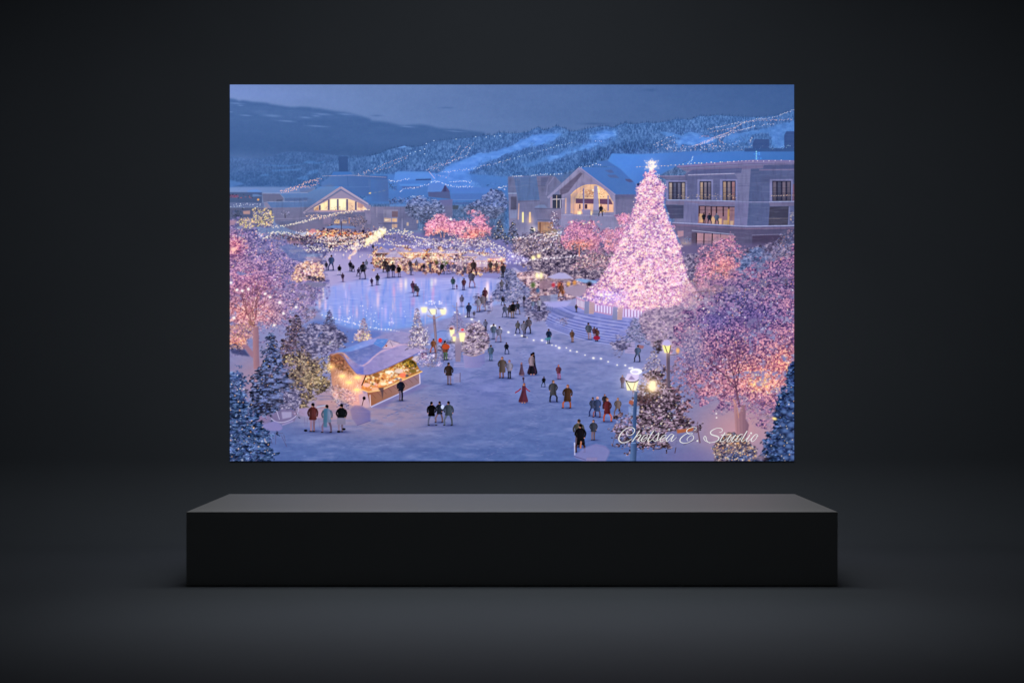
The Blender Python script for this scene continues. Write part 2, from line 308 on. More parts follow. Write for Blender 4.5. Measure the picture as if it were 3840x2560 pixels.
    for l, st, co in (([(900, 745), (1130, 695), (1330, 650), (1600, 610), (1740, 570), (1860, 572), (2000, 548), (2100, 515), (2350, 415)], 1.9, lt), ([(940, 800), (1180, 755), (1380, 710), (1480, 650), (1700, 600), (2000, 590), (2300, 580)], 2.1, lp), ([(790, 880), (860, 850), (930, 870)], 1.6, (215, 170, 190)),
                      ([(640, 1030), (880, 965), (1050, 900), (1200, 855), (1380, 775), (1520, 740), (1700, 695)], 1.3, lt), ([(700, 1010), (920, 940), (1090, 850), (1250, 800), (1400, 690), (1470, 650)], 1.4, lp), ([(800, 980), (1000, 890), (1180, 830), (1340, 760)], 1.6, lp), ([(1170, 970), (1115, 940), (1110, 900), (1170, 865)], 1., lp), ([(1800, 680), (1950, 660), (2020, 655)], 2.4, lt),
                      ([(0, 1000), (140, 940), (250, 885), (335, 860)], 2.8, lt), ([(140, 1000), (300, 940), (360, 912)], 2.8, lt), ([(0, 1142), (200, 1138), (400, 1122), (600, 1110), (790, 1095)], 7, lt), ([(660, 1050), (840, 1052), (980, 1035), (1120, 1022), (1300, 990), (1440, 938)], 6, lt), ([(920, 1165), (1100, 1150), (1290, 1132), (1420, 1110), (1520, 1070), (1640, 1020)], 5, lt), ([(1020, 1140), (1200, 1060), (1320, 1045), (1470, 1030)], 6, lt), ([(270, 1040), (430, 1050), (530, 1048), (600, 1035)], 4.5, lt), ([(1640, 870), (1620, 920), (1622, 970)], 1.6, lt)):
        string(d(l), st * 1.25, .8, co, .8, .7)
    sparks(d([(0, 980), (400, 960), (620, 1020), (1240, 980), (1300, 1060), (600, 1120), (0, 1110)]), 60, [lt + (1,), lp + (1,)], (.6, 1))
    # left town: far roofs, block tower
    poly(F([(778, 360), (799, 360), (800, 395), (779, 395)]), (58, 88, 144), 1, .6); poly(F([(766, 395), (806, 395), (812, 405), (760, 405)]), (70, 116, 188), 1, .6)
    o = Q(0, 1)
    poly(F([(762, 404), (890, 404), (892, 450), (740, 452), (738, 420)]), grad(F([(740, 0)]), (84, 120, 182), F([(890, 0)]), (68, 100, 164)), 1, .8)
    line(F([(740, 405), (806, 403), (888, 408)]), 1.2, (180, 170, 196), .6); poly(F([(845, 412), (892, 412), (892, 450), (850, 452)]), (80, 112, 172), .7, 1)
    line(F([(798, 405), (800, 430)]), 1, (58, 90, 150), .6); line(F([(760, 431), (880, 429)]), .8, (104, 138, 200), .5)
    for x, y in ((851, 444), (862, 443), (872, 441), (882, 438.5)):
        p = F([(x, y)])[0]; dabs(p[:1], p[1:], 3.4, 1.6, -.15, (250, 214, 150), .95)
    poly(o([(0, 20), (240, 80), (180, 105), (0, 150)]), (84, 126, 194), .7, 1.5); poly(o([(290, 200), (450, 180), (530, 215), (530, 235), (300, 225)]), (96, 142, 212), .8, 1)
    poly(o([(0, 225), (540, 225), (540, 420), (0, 420)]), (66, 94, 150), 1, .8); poly(o([(0, 265), (150, 268), (150, 315), (0, 318)]), (128, 82, 122), .8, 1); poly(o([(380, 258), (460, 258), (560, 290), (380, 300)]), (82, 126, 196), 1, .8)
    dabs(*(RNG.uniform(0, 1, (2, 30)) * [[55], [9]] + [[0], [252]]), 1.5, .8, 0., pal([(200, 90, 90), (40, 48, 80), (90, 100, 150)], 30), .6)
    poly(o([(0, 395), (570, 400), (570, 470), (0, 470)]), (92, 112, 168), 1, .8); poly(o([(0, 480), (720, 480), (720, 800), (0, 800)]), (84, 94, 138), 1, 1)
    p = o([(475, 348)])[0]; dabs(p[:1], p[1:], 2.4, 2.2, 0, (238, 170, 110), 1)
    string(o([(850, 225), (1000, 180), (1150, 130), (1300, 60), (1500, 10)]), 1.3, .9, (240, 190, 190), 2.6); string(o([(900, 220), (1100, 160), (1350, 130), (1480, 60)]), 1.8, .9, (236, 188, 190), 2)
    # timber lodge with lit gable, left
    wl = (108, 112, 158)
    poly(o([(540, 245), (830, 250), (900, 330), (880, 380), (560, 390)]), (100, 108, 152), 1, .6); poly(o([(790, 350), (880, 350), (870, 380), (770, 378)]), (66, 84, 128), .8, .6)
    poly(o([(1150, 155), (1420, 155), (1330, 240), (1180, 235)]), (96, 118, 172), .8, .8)
    poly(o([(570, 400), (650, 385), (720, 480), (660, 500), (580, 450)]), (128, 126, 168), 1, .6); poly(o([(700, 480), (1420, 470), (2300, 440), (2350, 600), (2350, 900), (1150, 900), (760, 740), (730, 600)]), vg(285, wl, 330, (120, 112, 152)), 1, .8)
    poly(o([(840, 245), (1310, 232), (1500, 135), (1850, 128), (1700, 250), (1330, 470), (690, 480), (620, 385), (1000, 372), (1280, 330), (915, 322)]), vg(232, (82, 134, 206), 280, (76, 118, 190)), 1, .6)
    poly(o([(910, 322), (1300, 318), (1290, 375), (920, 378)]), (72, 108, 176), 1, .8); line(o([(620, 388), (1290, 374)]), .9, (150, 170, 216), .7); line(o([(540, 245), (1300, 236)]), .9, (170, 180, 220), .6)
    poly(o([(1850, 190), (2290, 430), (2350, 440), (2350, 560), (1260, 560)]), (148, 136, 172), 1, .6)
    line(o([(1230, 575), (1330, 490), (1850, 145), (2300, 425)]), 5.2, (158, 146, 178)); line(o([(1260, 560), (1860, 190), (2290, 440)]), 2, (116, 112, 156), .8); line(o([(1850, 138), (2320, 432)]), 1.2, (196, 188, 216), .6)
    poly(o([(1400, 530), (1400, 480), (1480, 440), (1680, 335), (1960, 330), (2080, 370), (2200, 430), (2280, 500), (2280, 525)]), (238, 206, 178), 1, .5)
    for l, c in (([(1410, 525), (1480, 440), (1480, 525)], (206, 160, 130)), ([(1520, 525), (1520, 420), (1620, 390), (1620, 525)], (250, 226, 190)), ([(1680, 520), (1680, 345), (1780, 340), (1780, 520)], (255, 238, 206)), ([(1820, 520), (1815, 340), (1930, 340), (1940, 520)], (255, 242, 205)), ([(1985, 520), (1980, 350), (2070, 380), (2070, 520)], (232, 204, 176)), ([(2130, 480), (2130, 390), (2240, 440), (2200, 490)], (190, 150, 150))): poly(o(l), c, .95, .5)
    leaves(o([(1420, 470), (2080, 440), (2080, 520), (1420, 525)]), 40, [(170, 120, 95), (120, 96, 110)], (.8, 1.6), .6)
    for x, y0 in ((1500, 440), (1650, 350), (1800, 340), (1955, 340), (2100, 380)): line(o([(x, y0), (x, 525)]), 4, (88, 88, 138))
    line(o([(1400, 535), (2330, 530)]), 2.6, (176, 148, 164)); line(o([(1500, 360), (1680, 340)]), .8, (90, 80, 110), .6)
    poly(o([(1550, 650), (1700, 640), (1680, 760), (1560, 760)]), (140, 122, 160), .8, 1.2); poly(o([(1740, 670), (1830, 680), (1830, 745), (1740, 745)]), (240, 200, 150), .9, .6); poly(o([(1870, 680), (1950, 690), (1950, 745), (1870, 745)]), (206, 172, 150), .7, .6)
    poly(o([(2240, 520), (2360, 500), (2360, 760), (2290, 760)]), (134, 124, 168), 1, .6); line(o([(1990, 650), (1990, 745)]), 1.6, (220, 150, 90), .8)
    poly(o([(740, 700), (1300, 690), (1200, 740), (800, 770)]), (98, 110, 162), .8, 1.5); line(o([(760, 665), (1080, 665), (1260, 655)]), .9, (150, 148, 184), .7); line(o([(850, 700), (1180, 690)]), .8, (150, 148, 184), .5)
    leaves(o([(860, 590), (900, 535), (980, 535), (1000, 590), (940, 610)]), 50, [(70, 76, 110), (150, 146, 180)], (.8, 1.6), .6); line(o([(920, 590), (925, 655)]), 2, (64, 60, 84))
    # tall grey house & snowy trees in the middle
    m = Q(1, 1)
    poly(m([(0, 0), (290, 60), (300, 380), (0, 380)]), grad(m([(0, 0)]), (74, 112, 178), m([(300, 0)]), (76, 104, 164)), .9, 1)
    poly(m([(0, 465), (780, 462), (780, 860), (0, 860)]), grad(m([(0, 470)]), (128, 122, 166), m([(780, 700)]), (96, 104, 158)), 1, 1)
    poly(m([(310, 425), (760, 425), (740, 465), (320, 465)]), (86, 132, 204), 1, .6)
    for l, c in (([(210, 515), (450, 515), (450, 725), (210, 725)], (138, 134, 172)), ([(350, 540), (450, 540), (450, 640), (350, 640)], (118, 98, 116)), ([(220, 650), (340, 660), (340, 720), (220, 720)], (214, 184, 168)), ([(355, 658), (435, 658), (435, 718), (355, 718)], (222, 186, 152)), ([(225, 675), (320, 680), (240, 705)], (255, 240, 215)), ([(350, 755), (440, 755), (440, 815), (350, 815)], (200, 166, 150)), ([(595, 725), (630, 725), (630, 785), (595, 785)], (190, 170, 160)), ([(760, 690), (790, 690), (790, 740), (760, 740)], (176, 150, 150))): poly(m(l), c, .95, .5)
    line(m([(125, 745), (500, 742)]), 1.2, (86, 84, 120)); line(m([(520, 660), (520, 860)]), 3, (132, 132, 178)); line(m([(100, 470), (100, 640)]), 3, (142, 134, 172), .7)
    # valley houses
    poly(m([(300, 40), (700, 0), (960, 20), (900, 120), (700, 240), (560, 320), (300, 330)]), vg(212, (80, 130, 200), 255, (76, 118, 188)), .9, 1.5)
    poly(m([(500, 125), (830, 125), (820, 155), (540, 160)]), (78, 104, 164), .8, .8); poly(m([(460, 90), (880, 85), (860, 125), (500, 122)]), (90, 144, 214), .8, 1)
    leaves(m([(300, 60), (420, 60), (440, 180), (310, 180)]), 60, [(70, 96, 150), (90, 120, 176), (56, 80, 132)], (1, 2), .6)
    poly(F([(908, 396), (1000, 398), (1002, 412), (905, 414)]), (92, 142, 212), .9, .6); poly(F([(955, 409), (990, 409), (990, 414), (955, 415)]), (50, 70, 118), .8, .6)
    poly(F([(912, 394), (984, 395), (995, 411), (906, 414)]), (90, 140, 208), .9, .6); line(F([(985, 394), (999, 411)]), 1.6, (176, 176, 214), .9)
    poly(m([(1240, 100), (1310, 210), (1330, 340), (960, 300), (950, 220), (1170, 215)]), (82, 96, 146), 1, .6); poly(m([(960, 90), (1090, 60), (1235, 105), (1170, 215), (940, 220)]), (92, 132, 200), 1, .6); poly(m([(1240, 108), (1310, 215), (1175, 215)]), (84, 88, 134), 1, .4); poly(m([(1220, 120), (1245, 108), (1260, 215), (1200, 215)]), (62, 70, 114), .8, .5)
    poly(m([(1330, 150), (2000, 140), (2050, 240), (1330, 250)]), (84, 126, 198), .9, 1); poly(m([(1330, 255), (1980, 250), (1950, 350), (1340, 360)]), (80, 116, 186), .9, 1); line(m([(1340, 352), (1960, 348)]), 1, (120, 150, 210), .6)
    poly(m([(1130, 355), (1360, 340), (1360, 640), (1200, 640)]), (106, 106, 156), .9, .8); poly(m([(1380, 395), (2000, 390), (2000, 420), (1380, 430)]), (76, 100, 160), .8, .8); poly(m([(1360, 440), (1460, 440), (1450, 510), (1360, 510)]), (66, 82, 110), .9, .8)
    tree = [(64, 82, 132, 1), (84, 104, 160, 1.4), (106, 126, 182, 1.6), (128, 146, 200, 1), (48, 62, 104, .7)]
    FR = ((54, 66, 104), (94, 110, 162), (148, 162, 210))
    mass(m([(640, 330), (800, 290), (960, 320), (1080, 370), (1200, 480), (1260, 600), (1000, 620), (900, 700), (640, 650), (560, 480)]), FR, rag=6, hole=.6, cell=(5, 3)); mass(m([(1480, 500), (1700, 380), (1900, 300), (2000, 180), (2150, 160), (2250, 300), (2330, 420), (2100, 640), (1900, 660), (1650, 600)]), FR, rag=6, hole=.6, cell=(5, 3))
    leaves(m([(640, 330), (800, 290), (960, 320), (1080, 370), (1200, 480), (1260, 600), (1000, 620), (900, 700), (640, 650), (560, 480)]), 350, tree, (1, 2.2), .65)
    leaves(m([(1480, 500), (1700, 380), (1900, 300), (2000, 180), (2150, 160), (2250, 300), (2330, 420), (2100, 640), (1900, 660), (1650, 600), (1480, 560)]), 500, tree, (1, 2.2), .65)
    leaves(m([(800, 620), (960, 600), (1000, 700), (900, 800), (820, 700)]), 120, [(50, 62, 100), (70, 86, 134)], (1, 2.2), .6)
    leaves(m([(290, 330), (640, 320), (700, 400), (300, 420)]), 160, tree, (1, 2), .6)
    for l in ([(920, 110), (1000, 75), (1070, 45), (1200, 75), (1330, 120), (1480, 138), (1650, 130), (1700, 135)], [(300, 30), (430, 40), (560, 15), (640, 0)], [(480, 220), (560, 170), (720, 155), (900, 110)], [(670, 298), (800, 292), (880, 292)], [(1320, 55), (1500, 45), (1680, 52)], [(2110, 150), (2200, 135), (2260, 122)], [(2120, 150), (2170, 145), (2230, 180)]): string(m(l), 3., 1., (222, 226, 250), .8)
    # lodge with the arch window, right of the middle
    g = GL; w1 = (122, 122, 172); w0 = (134, 130, 176)
    poly(g([(20, 330), (110, 320), (480, 320), (800, 320), (1050, 260), (1600, 590), (1900, 600), (1900, 1200), (40, 1200)]), vg(260, (110, 116, 168), 370, (140, 130, 172)), 1, .6)
    poly(g([(25, 330), (110, 325), (150, 560), (20, 570)]), (96, 110, 164), 1, .6); poly(g([(60, 620), (145, 620), (145, 810), (60, 810)]), (86, 86, 126), 1, .5); line(g([(20, 572), (150, 572)]), 1.8, (140, 166, 214)); poly(g([(40, 820), (150, 820), (160, 940), (50, 940)]), (124, 134, 186), 1, .6)
    poly(g([(105, 330), (440, 322), (490, 670), (165, 680), (140, 520)]), vg(262, (74, 112, 182), 300, (76, 122, 194)), 1, .6); line(g([(165, 690), (490, 685)]), 1.8, (90, 92, 142))
    poly(g([(700, 310), (880, 290), (1010, 250), (800, 420)]), (72, 112, 182), 1, .6)
    poly(g([(440, 320), (660, 310), (800, 410), (640, 560), (600, 780), (500, 780), (470, 560)]), (108, 112, 162), 1, .6); poly(g([(500, 340), (620, 330), (560, 470), (500, 460)]), (84, 94, 148), .8, .8); line(g([(440, 400), (580, 402)]), .8, (88, 92, 140)); line(g([(450, 465), (580, 465)]), .8, (88, 92, 140)); line(g([(580, 600), (600, 460), (690, 335)]), 3, (128, 128, 180), .8)
    poly(g([(1070, 190), (2080, 185), (2100, 330), (1920, 580), (1590, 590)]), grad(g([(1200, 200)]), (76, 118, 190), g([(1800, 560)]), (72, 112, 182)), 1, .6)
    poly(g([(1250, 175), (1380, 100), (1560, 80), (1760, 180)]), (74, 114, 184), 1, .8)
    for l in ([(1440, 235), (1540, 225), (1580, 270), (1520, 275)], [(1470, 300), (1600, 300), (1660, 350), (1520, 340)]): poly(g(l), (84, 96, 146), .6, 1)
    poly(g([(1740, 360), (1990, 370), (1960, 400), (1800, 410), (1750, 385)]), (78, 88, 138), .9, .6); poly(g([(1890, 390), (1960, 390), (1950, 470), (1900, 470)]), (120, 130, 186), 1, .5); poly(g([(1910, 410), (1955, 405), (1945, 460), (1915, 460)]), (52, 60, 98), 1, .4)
    poly(g([(1590, 590), (1900, 590), (1900, 860), (1600, 900)]), (104, 104, 156), 1, .6); poly(g([(1590, 592), (1880, 590), (1860, 660), (1600, 655)]), (84, 90, 142), .8, .6)
    poly(g([(1070, 200), (1590, 600), (1600, 900), (790, 880), (770, 520)]), (144, 134, 176), 1, .6)
    poly(g([(1080, 265), (1115, 285), (900, 560), (790, 600), (780, 520)]), (104, 94, 130), 1, .8)
    line(g([(600, 640), (760, 500), (1070, 205), (1590, 600)]), [5, 6, 6.5, 6], (142, 138, 186)); line(g([(1075, 215), (1590, 610)]), 1, (108, 110, 164), .7)
    arch = smooth(g([(940, 600), (1010, 530), (1120, 465), (1220, 448), (1330, 458), (1440, 530), (1510, 610)]), 6)
    poly(np.concatenate([arch, g([(1570, 700), (1570, 850), (1000, 880), (940, 860)])]), (214, 176, 158), 1, .5); line(arch, 2, (240, 200, 150), .9)
    arc2 = smooth(g([(1005, 640), (1060, 560), (1150, 490), (1260, 452), (1400, 510), (1490, 600)]), 6)
    poly(np.concatenate([arc2, g([(1510, 650), (1015, 650)])]), (232, 196, 160), 1, .5); poly(g([(1150, 520), (1280, 520), (1280, 630), (1150, 630)]), (196, 150, 120), .8, .5)
    dabs(*g(RNG.uniform((1060, 520), (1460, 640), (46, 2))).T, 1.2, .8, 0., pal([(140, 96, 84), (250, 226, 190), (110, 90, 110), (255, 240, 214)], 46), .8)
    p = g([(1270, 525), (1335, 490), (1345, 530)]); dabs(p[:, 0], p[:, 1], 2.6, 2, 0., (255, 248, 230), .95)
    poly(g([(1015, 648), (1520, 655), (1560, 735), (1015, 718)]), (104, 76, 106), 1, .4); poly(g([(1015, 722), (1570, 738), (1570, 850), (1000, 860)]), (224, 184, 160), 1, .4)
    for x, w in ((1075, 3), (1165, 6)): line(g([(x, 730), (x, 800)]), w, (76, 56, 82))
    for x in (1130, 1490): line(g([(x, 500 if x < 1400 else 600), (x, 830)]), 3.4, (136, 124, 172))
    poly(g([(1285, 460), (1330, 460), (1360, 840), (1270, 840)]), (150, 142, 190), .95, .5); line(g([(1345, 470), (1365, 780)]), 2, (250, 216, 160), .8)
    line(g([(870, 640), (865, 870)]), 3.4, (214, 176, 166), .9); line(g([(980, 620), (975, 870)]), 3.2, (206, 172, 170), .9); line(g([(920, 640), (915, 870)]), 3, (128, 124, 176), .8)
    for l in ([(1040, 830), (1095, 840), (1090, 885), (1040, 885)], [(1225, 835), (1255, 840), (1255, 895), (1225, 890)]): poly(g(l), (255, 232, 190), 1, .5)
    poly(g([(790, 880), (1120, 885), (1100, 810), (1230, 810), (1230, 890), (1360, 905), (1420, 850), (1570, 850), (1580, 1090), (800, 1070)]), grad(g([(800, 900)]), (146, 136, 184), g([(1500, 1080)]), (130, 128, 178)), 1, .6)
    line(g([(800, 885), (1560, 905)]), 1.2, (176, 166, 204), .8); poly(g([(1270, 820), (1360, 820), (1360, 900), (1270, 895)]), (110, 120, 166), .8, .6)
    person(g, 1385, 735, 905, (40, 40, 60), (30, 30, 46), (120, 50, 50), sh=0); leaves(g([(1370, 830), (1480, 790), (1470, 850)]), 18, [(50, 56, 60), (190, 150, 60), (70, 80, 70)], (.8, 1.6), .8)
    poly(g([(675, 590), (805, 590), (805, 795), (675, 795)]), (58, 64, 96), 1, .4); line(g([(670, 660), (850, 655)]), 1.4, (216, 206, 226)); line(g([(735, 600), (735, 790)]), 1.2, (206, 188, 180)); line(g([(790, 665), (790, 790)]), 1.8, (190, 180, 200)); poly(g([(640, 620), (670, 620), (670, 790), (640, 790)]), (170, 146, 170), .8, .6)
    poly(g([(390, 795), (800, 790), (800, 950), (380, 950)]), grad(g([(390, 800)]), (108, 112, 166), g([(780, 940)]), (136, 118, 152)), 1, .8); poly(g([(390, 780), (480, 740), (560, 740), (600, 790)]), (112, 138, 196), .9, .8); line(g([(360, 795), (790, 797)]), 1.6, (86, 84, 134), .8)
    poly(g([(160, 700), (400, 760), (450, 960), (450, 1200), (150, 1200)]), vg(300, (118, 120, 172), 380, (150, 138, 172)), 1, .8); line(g([(180, 720), (170, 960)]), 3, (204, 170, 168), .9)
    for x in (238, 342): line(g([(x, 845), (x, 1000)]), [4, 4.6], (255, 222, 176)); tint(*g([(342, 960)])[0], 8, 12, (226, 186, 160), .35)
    poly(g([(455, 990), (680, 990), (700, 1180), (455, 1200)]), (170, 128, 110), 1, .6); line(g([(490, 1000), (490, 1190)]), 3, (110, 78, 76)); line(g([(450, 965), (700, 970)]), 2, (96, 88, 126)); poly(g([(540, 1040), (680, 1030), (680, 1130), (540, 1140)]), (198, 156, 126), .6, 1)
    p = g([(395, 1105)])[0]; glow(p[0], p[1], 9, 9, (255, 214, 160), .7); dabs(p[:1], p[1:], 4, 3, 0, (255, 240, 205), 1)
    string(g([(90, 318), (240, 317)]), 2.5, 1, (230, 236, 255), .4); string(g([(360, 318), (440, 295), (560, 292), (700, 292), (800, 285)]), 3.6, 1., (226, 234, 255), .6); string(g([(1070, 186), (1220, 172), (1310, 138), (1380, 160)]), 5, 1., (226, 234, 255), .5)
    # hill roof behind & hotel
    k = GH; hw = (114, 116, 166); sh = (82, 90, 142)
    poly(k([(-430, 230), (-380, 130), (0, 140), (800, 95), (850, 110), (720, 180), (500, 290), (250, 430), (-60, 540), (-260, 340)]), grad(k([(0, 150)]), (82, 136, 208), k([(200, 400)]), (76, 122, 194)), 1, .8)
    poly(k([(700, 170), (860, 120), (1400, 95), (2070, 100), (2070, 230), (1500, 225), (500, 290), (640, 230)]), grad(k([(700, 200)]), (76, 126, 200), k([(2060, 150)]), (66, 112, 184)), 1, .8)
    for x0, x1, y0, y1 in ((1503, 1720, 0, 70), (1925, 2070, -105, 70)):
        poly(k([(x0, y0 - 10), (x0 + 30, y0 - 60), (x1, y0 - 60), (x1 + 8, y1), (x0, y1)]), (54, 80, 136), 1, .7)
        for yy in range(y0 - 50, y1, 14): line(k([(x0 + 8, yy), (x1, yy)]), .8, (86, 112, 164), .5)
    poly(k([(1400, 60), (2070, 60), (2070, 105), (1390, 105)]), (56, 86, 142), .9, 1); leaves(k([(1500, 10), (2060, 0), (2060, 70), (1500, 70)]), 30, [(120, 160, 220), (160, 200, 250)], (.7, 1), .7)
    for y in (105, 130, 155, 180, 205): dabs(*k([(1552, y)]).T, 1.4, 1.2, 0, (150, 220, 255), 1)
    sparks(k([(1500, 160), (1600, 100), (1620, 190), (1540, 220)]), 12, [(90, 170, 255)], (.8, 1.4), .8)
    poly(k([(490, 305), (1500, 228), (2070, 232), (2070, 1300), (1500, 1450), (660, 1550), (440, 1100), (590, 440), (620, 380)]), hw, 1, .6)
    poly(k([(1480, 300), (2070, 300), (2070, 1120), (1425, 1130)]), grad(k([(1500, 600)]), (76, 92, 148), k([(2060, 800)]), (88, 98, 154)), 1, .6)
    poly(k([(590, 410), (1260, 400), (1300, 470), (1290, 770), (590, 760)]), (92, 98, 152), 1, .8); poly(k([(240, 430), (610, 425), (610, 500), (350, 480)]), (96, 98, 148), 1, .6)
    line(k([(490, 305), (1500, 245), (2070, 250)]), [4, 10, 10], (122, 116, 172)); line(k([(500, 320), (1480, 268), (2070, 275)]), 1, (80, 76, 130), .8); poly(k([(560, 340), (1480, 290), (1650, 285), (1640, 330), (1350, 340), (700, 375)]), (112, 104, 154), 1, .6); poly(k([(1650, 285), (2070, 280), (2070, 335), (1650, 335)]), (78, 88, 144), 1, .6); line(k([(1590, 350), (2070, 345)]), 3, (112, 106, 156))
    poly(k([(700, 350), (1360, 325), (1350, 390), (600, 405)]), (84, 92, 150), 1, .6); line(k([(640, 420), (1260, 400)]), 2, (140, 128, 172)); line(k([(240, 434), (600, 430)]), 2.2, (132, 124, 174), .9)
    def win(x0, x1, y0, y1, c=((190, 160, 150), (110, 110, 140), (150, 130, 140)), fr=12):
        if fr: poly(k([(x0 - 34, y0 - 22), (x1 + 24, y0 - 22), (x1 + 24, y1), (x0 - 34, y1)]), (122, 124, 182), 1, .4)
        poly(k([(x0, y0), (x1, y0), (x1, y1), (x0, y1)]), (44, 44, 74), 1, .4)
        nn = 3 if x1 - x0 < 200 else 4
        for i in range(nn):
            a0 = x0 + (x1 - x0) * (i + .18) / nn; a1 = x0 + (x1 - x0) * (i + .82) / nn
            poly(k([(a0, y0 + 14), (a1, y0 + 14), (a1, y1), (a0, y1)]), vg(*[float(v) for v in ()] or (k([(0, y0)])[0, 1],), C(c[i % 3]), k([(0, y1)])[0, 1], C(c[i % 3]) * .72), .85, .5)
        line(k([(x0, y0 + (y1 - y0) * .35), (x1, y0 + (y1 - y0) * .33)]), .7, (60, 56, 84), .6); line(k([(x0, y0 + (y1 - y0) * .6), (x1, y0 + (y1 - y0) * .6)]), .7, (60, 56, 84), .6)
    win(795, 950, 500, 755, ((206, 176, 156), (150, 136, 150), (136, 126, 150))); win(1100, 1275, 495, 758, ((196, 164, 146), (160, 142, 150), (178, 132, 140))); win(380, 605, 510, 745, ((196, 176, 170), (96, 100, 140), (120, 120, 156))); win(1765, 2015, 495, 765, ((120, 108, 130), (88, 90, 124), (130, 116, 136)))
    poly(k([(2040, 540), (2070, 540), (2070, 765), (2030, 765)]), (130, 90, 110), .8, .6)
    poly(k([(780, 825), (1265, 840), (1260, 1090), (765, 1065)]), (150, 114, 126), 1, .5)
    for x in (790, 870, 950, 1020, 1110, 1185): line(k([(x, 835), (x, 970)]), 3.2, (66, 46, 60)); 
    line(k([(780, 885), (1260, 890)]), .8, (70, 50, 66), .8); line(k([(780, 832), (1265, 845)]), 1.6, (60, 46, 66))
    for l, c in (([(790, 930), (850, 940), (850, 1050), (790, 1050)], (222, 176, 130)), ([(950, 970), (1010, 980), (1000, 1070), (950, 1070)], (206, 170, 136)), ([(1040, 1000), (1090, 1000), (1090, 1080), (1040, 1080)], (220, 182, 140)), ([(1110, 1020), (1180, 1020), (1180, 1085), (1110, 1085)], (216, 176, 130)), ([(1170, 870), (1195, 870), (1190, 1080), (1165, 1080)], (206, 160, 96)), ([(1200, 1030), (1250, 1030), (1240, 1090), (1200, 1090)], (214, 180, 150))): poly(k(l), c, .85, .8)
    person(k, 850, 920, 1068, (40, 36, 56), (34, 30, 44), sh=0); person(k, 925, 925, 1078, (38, 52, 92), (34, 40, 70), sh=0, w=1.3); person(k, 1020, 925, 1082, (98, 120, 168), (40, 44, 66), (98, 120, 168), sh=0, w=1.5)
    poly(k([(340, 815), (580, 820), (580, 1000), (400, 1000)]), (66, 72, 116), 1, .6); poly(k([(1730, 840), (1985, 835), (1970, 1090), (1715, 1090)]), (64, 64, 92), 1, .5); line(k([(1995, 840), (1985, 1080)]), 3, (112, 116, 170)); line(k([(1720, 1000), (1975, 995)]), 1, (140, 128, 136), .8)
    for yy in (1020, 1040, 1060): line(k([(1720, yy), (1965, yy)]), .8, (118, 108, 120), .6)
    leaves(k([(2000, 900), (2070, 880), (2070, 1080), (1985, 1085)]), 40, [(200, 190, 180), (90, 90, 120), (220, 180, 130)], (.8, 1.4), .7)
    poly(k([(340, 760), (1280, 775), (1260, 830), (780, 815), (340, 815)]), (126, 112, 154), .9, .6); line(k([(350, 752), (600, 755), (1260, 768), (1450, 780), (1720, 780), (2070, 772)]), 1.8, (130, 134, 188)); poly(k([(1720, 785), (2070, 780), (2070, 830), (1735, 835)]), (116, 108, 150), .9, .6)
    poly(k([(590, 770), (780, 800), (770, 1060), (580, 1045)]), (116, 116, 172), 1, .6); poly(k([(1265, 780), (1450, 790), (1425, 1110), (1260, 1095)]), (116, 114, 170), 1, .6)
    for yy in (535, 570): line(k([(590, yy), (690, yy)]), 1, (84, 90, 146), .7); line(k([(1310, yy - 5), (1640, yy - 10)]), 1, (84, 90, 146), .7)
    for yy in (690, 720, 745): line(k([(370, yy), (1330, yy + 8)]), .8, (70, 78, 124), .55); line(k([(1700, yy), (2070, yy)]), .8, (70, 78, 124), .55)
    sparks(k([(370, 680), (1300, 680), (1320, 715), (800, 740), (370, 705)]), 60, [(230, 190, 150), (170, 150, 150), (255, 214, 170)], (.7, 1.), .7); string(k([(1750, 695), (1900, 692), (2065, 690)]), 2.5, .8, (230, 190, 160), .5)
    poly(k([(420, 1060), (1430, 1110), (2070, 1100), (2070, 1300), (1500, 1500), (660, 1560), (460, 1150)]), grad(k([(500, 1200)]), (104, 92, 132), k([(2000, 1250)]), (78, 74, 118)), 1, .6, )
    line(k([(430, 1055), (1420, 1105), (2070, 1095)]), 3, (128, 126, 182)); line(k([(470, 1085), (1420, 1135), (2070, 1125)]), 2.4, (132, 108, 144), .8)
    poly(k([(1500, 1220), (1900, 1205), (1900, 1450), (1490, 1450)]), (74, 62, 98), 1, .6); line(k([(1490, 1222), (1900, 1208)]), 1.6, (118, 112, 156)); line(k([(690, 1160), (1255, 1215)]), 2, (128, 114, 148))
    poly(k([(690, 1185), (760, 1185), (730, 1480), (680, 1520)]), (84, 70, 96), 1, .6); poly(k([(755, 1190), (1255, 1225), (1250, 1500), (735, 1500)]), (176, 134, 150), 1, .5)
    for x in (755, 855, 965, 1075): line(k([(x, 1195), (x - 10, 1500)]), 2.4 if x != 1075 else 1, (44, 34, 54))
    line(k([(750, 1300), (960, 1305)]), .9, (54, 42, 62)); line(k([(745, 1430), (860, 1435)]), .9, (54, 42, 62)); poly(k([(500, 1165), (580, 1160), (580, 1230), (505, 1250)]), (168, 130, 150), 1, .6)
    poly(k([(560, 1320), (680, 1320), (670, 1540), (560, 1540)]), (150, 120, 116), .9, 1.5); p = k([(590, 1395)])[0]; glow(p[0], p[1], 12, 16, (255, 214, 140), .8); dabs(p[:1], p[1:], 6, 3, 0, (255, 238, 190), 1)
    leaves(k([(560, 1300), (620, 1240), (700, 1270), (640, 1330)]), 40, tree, (.8, 1.6), .7)
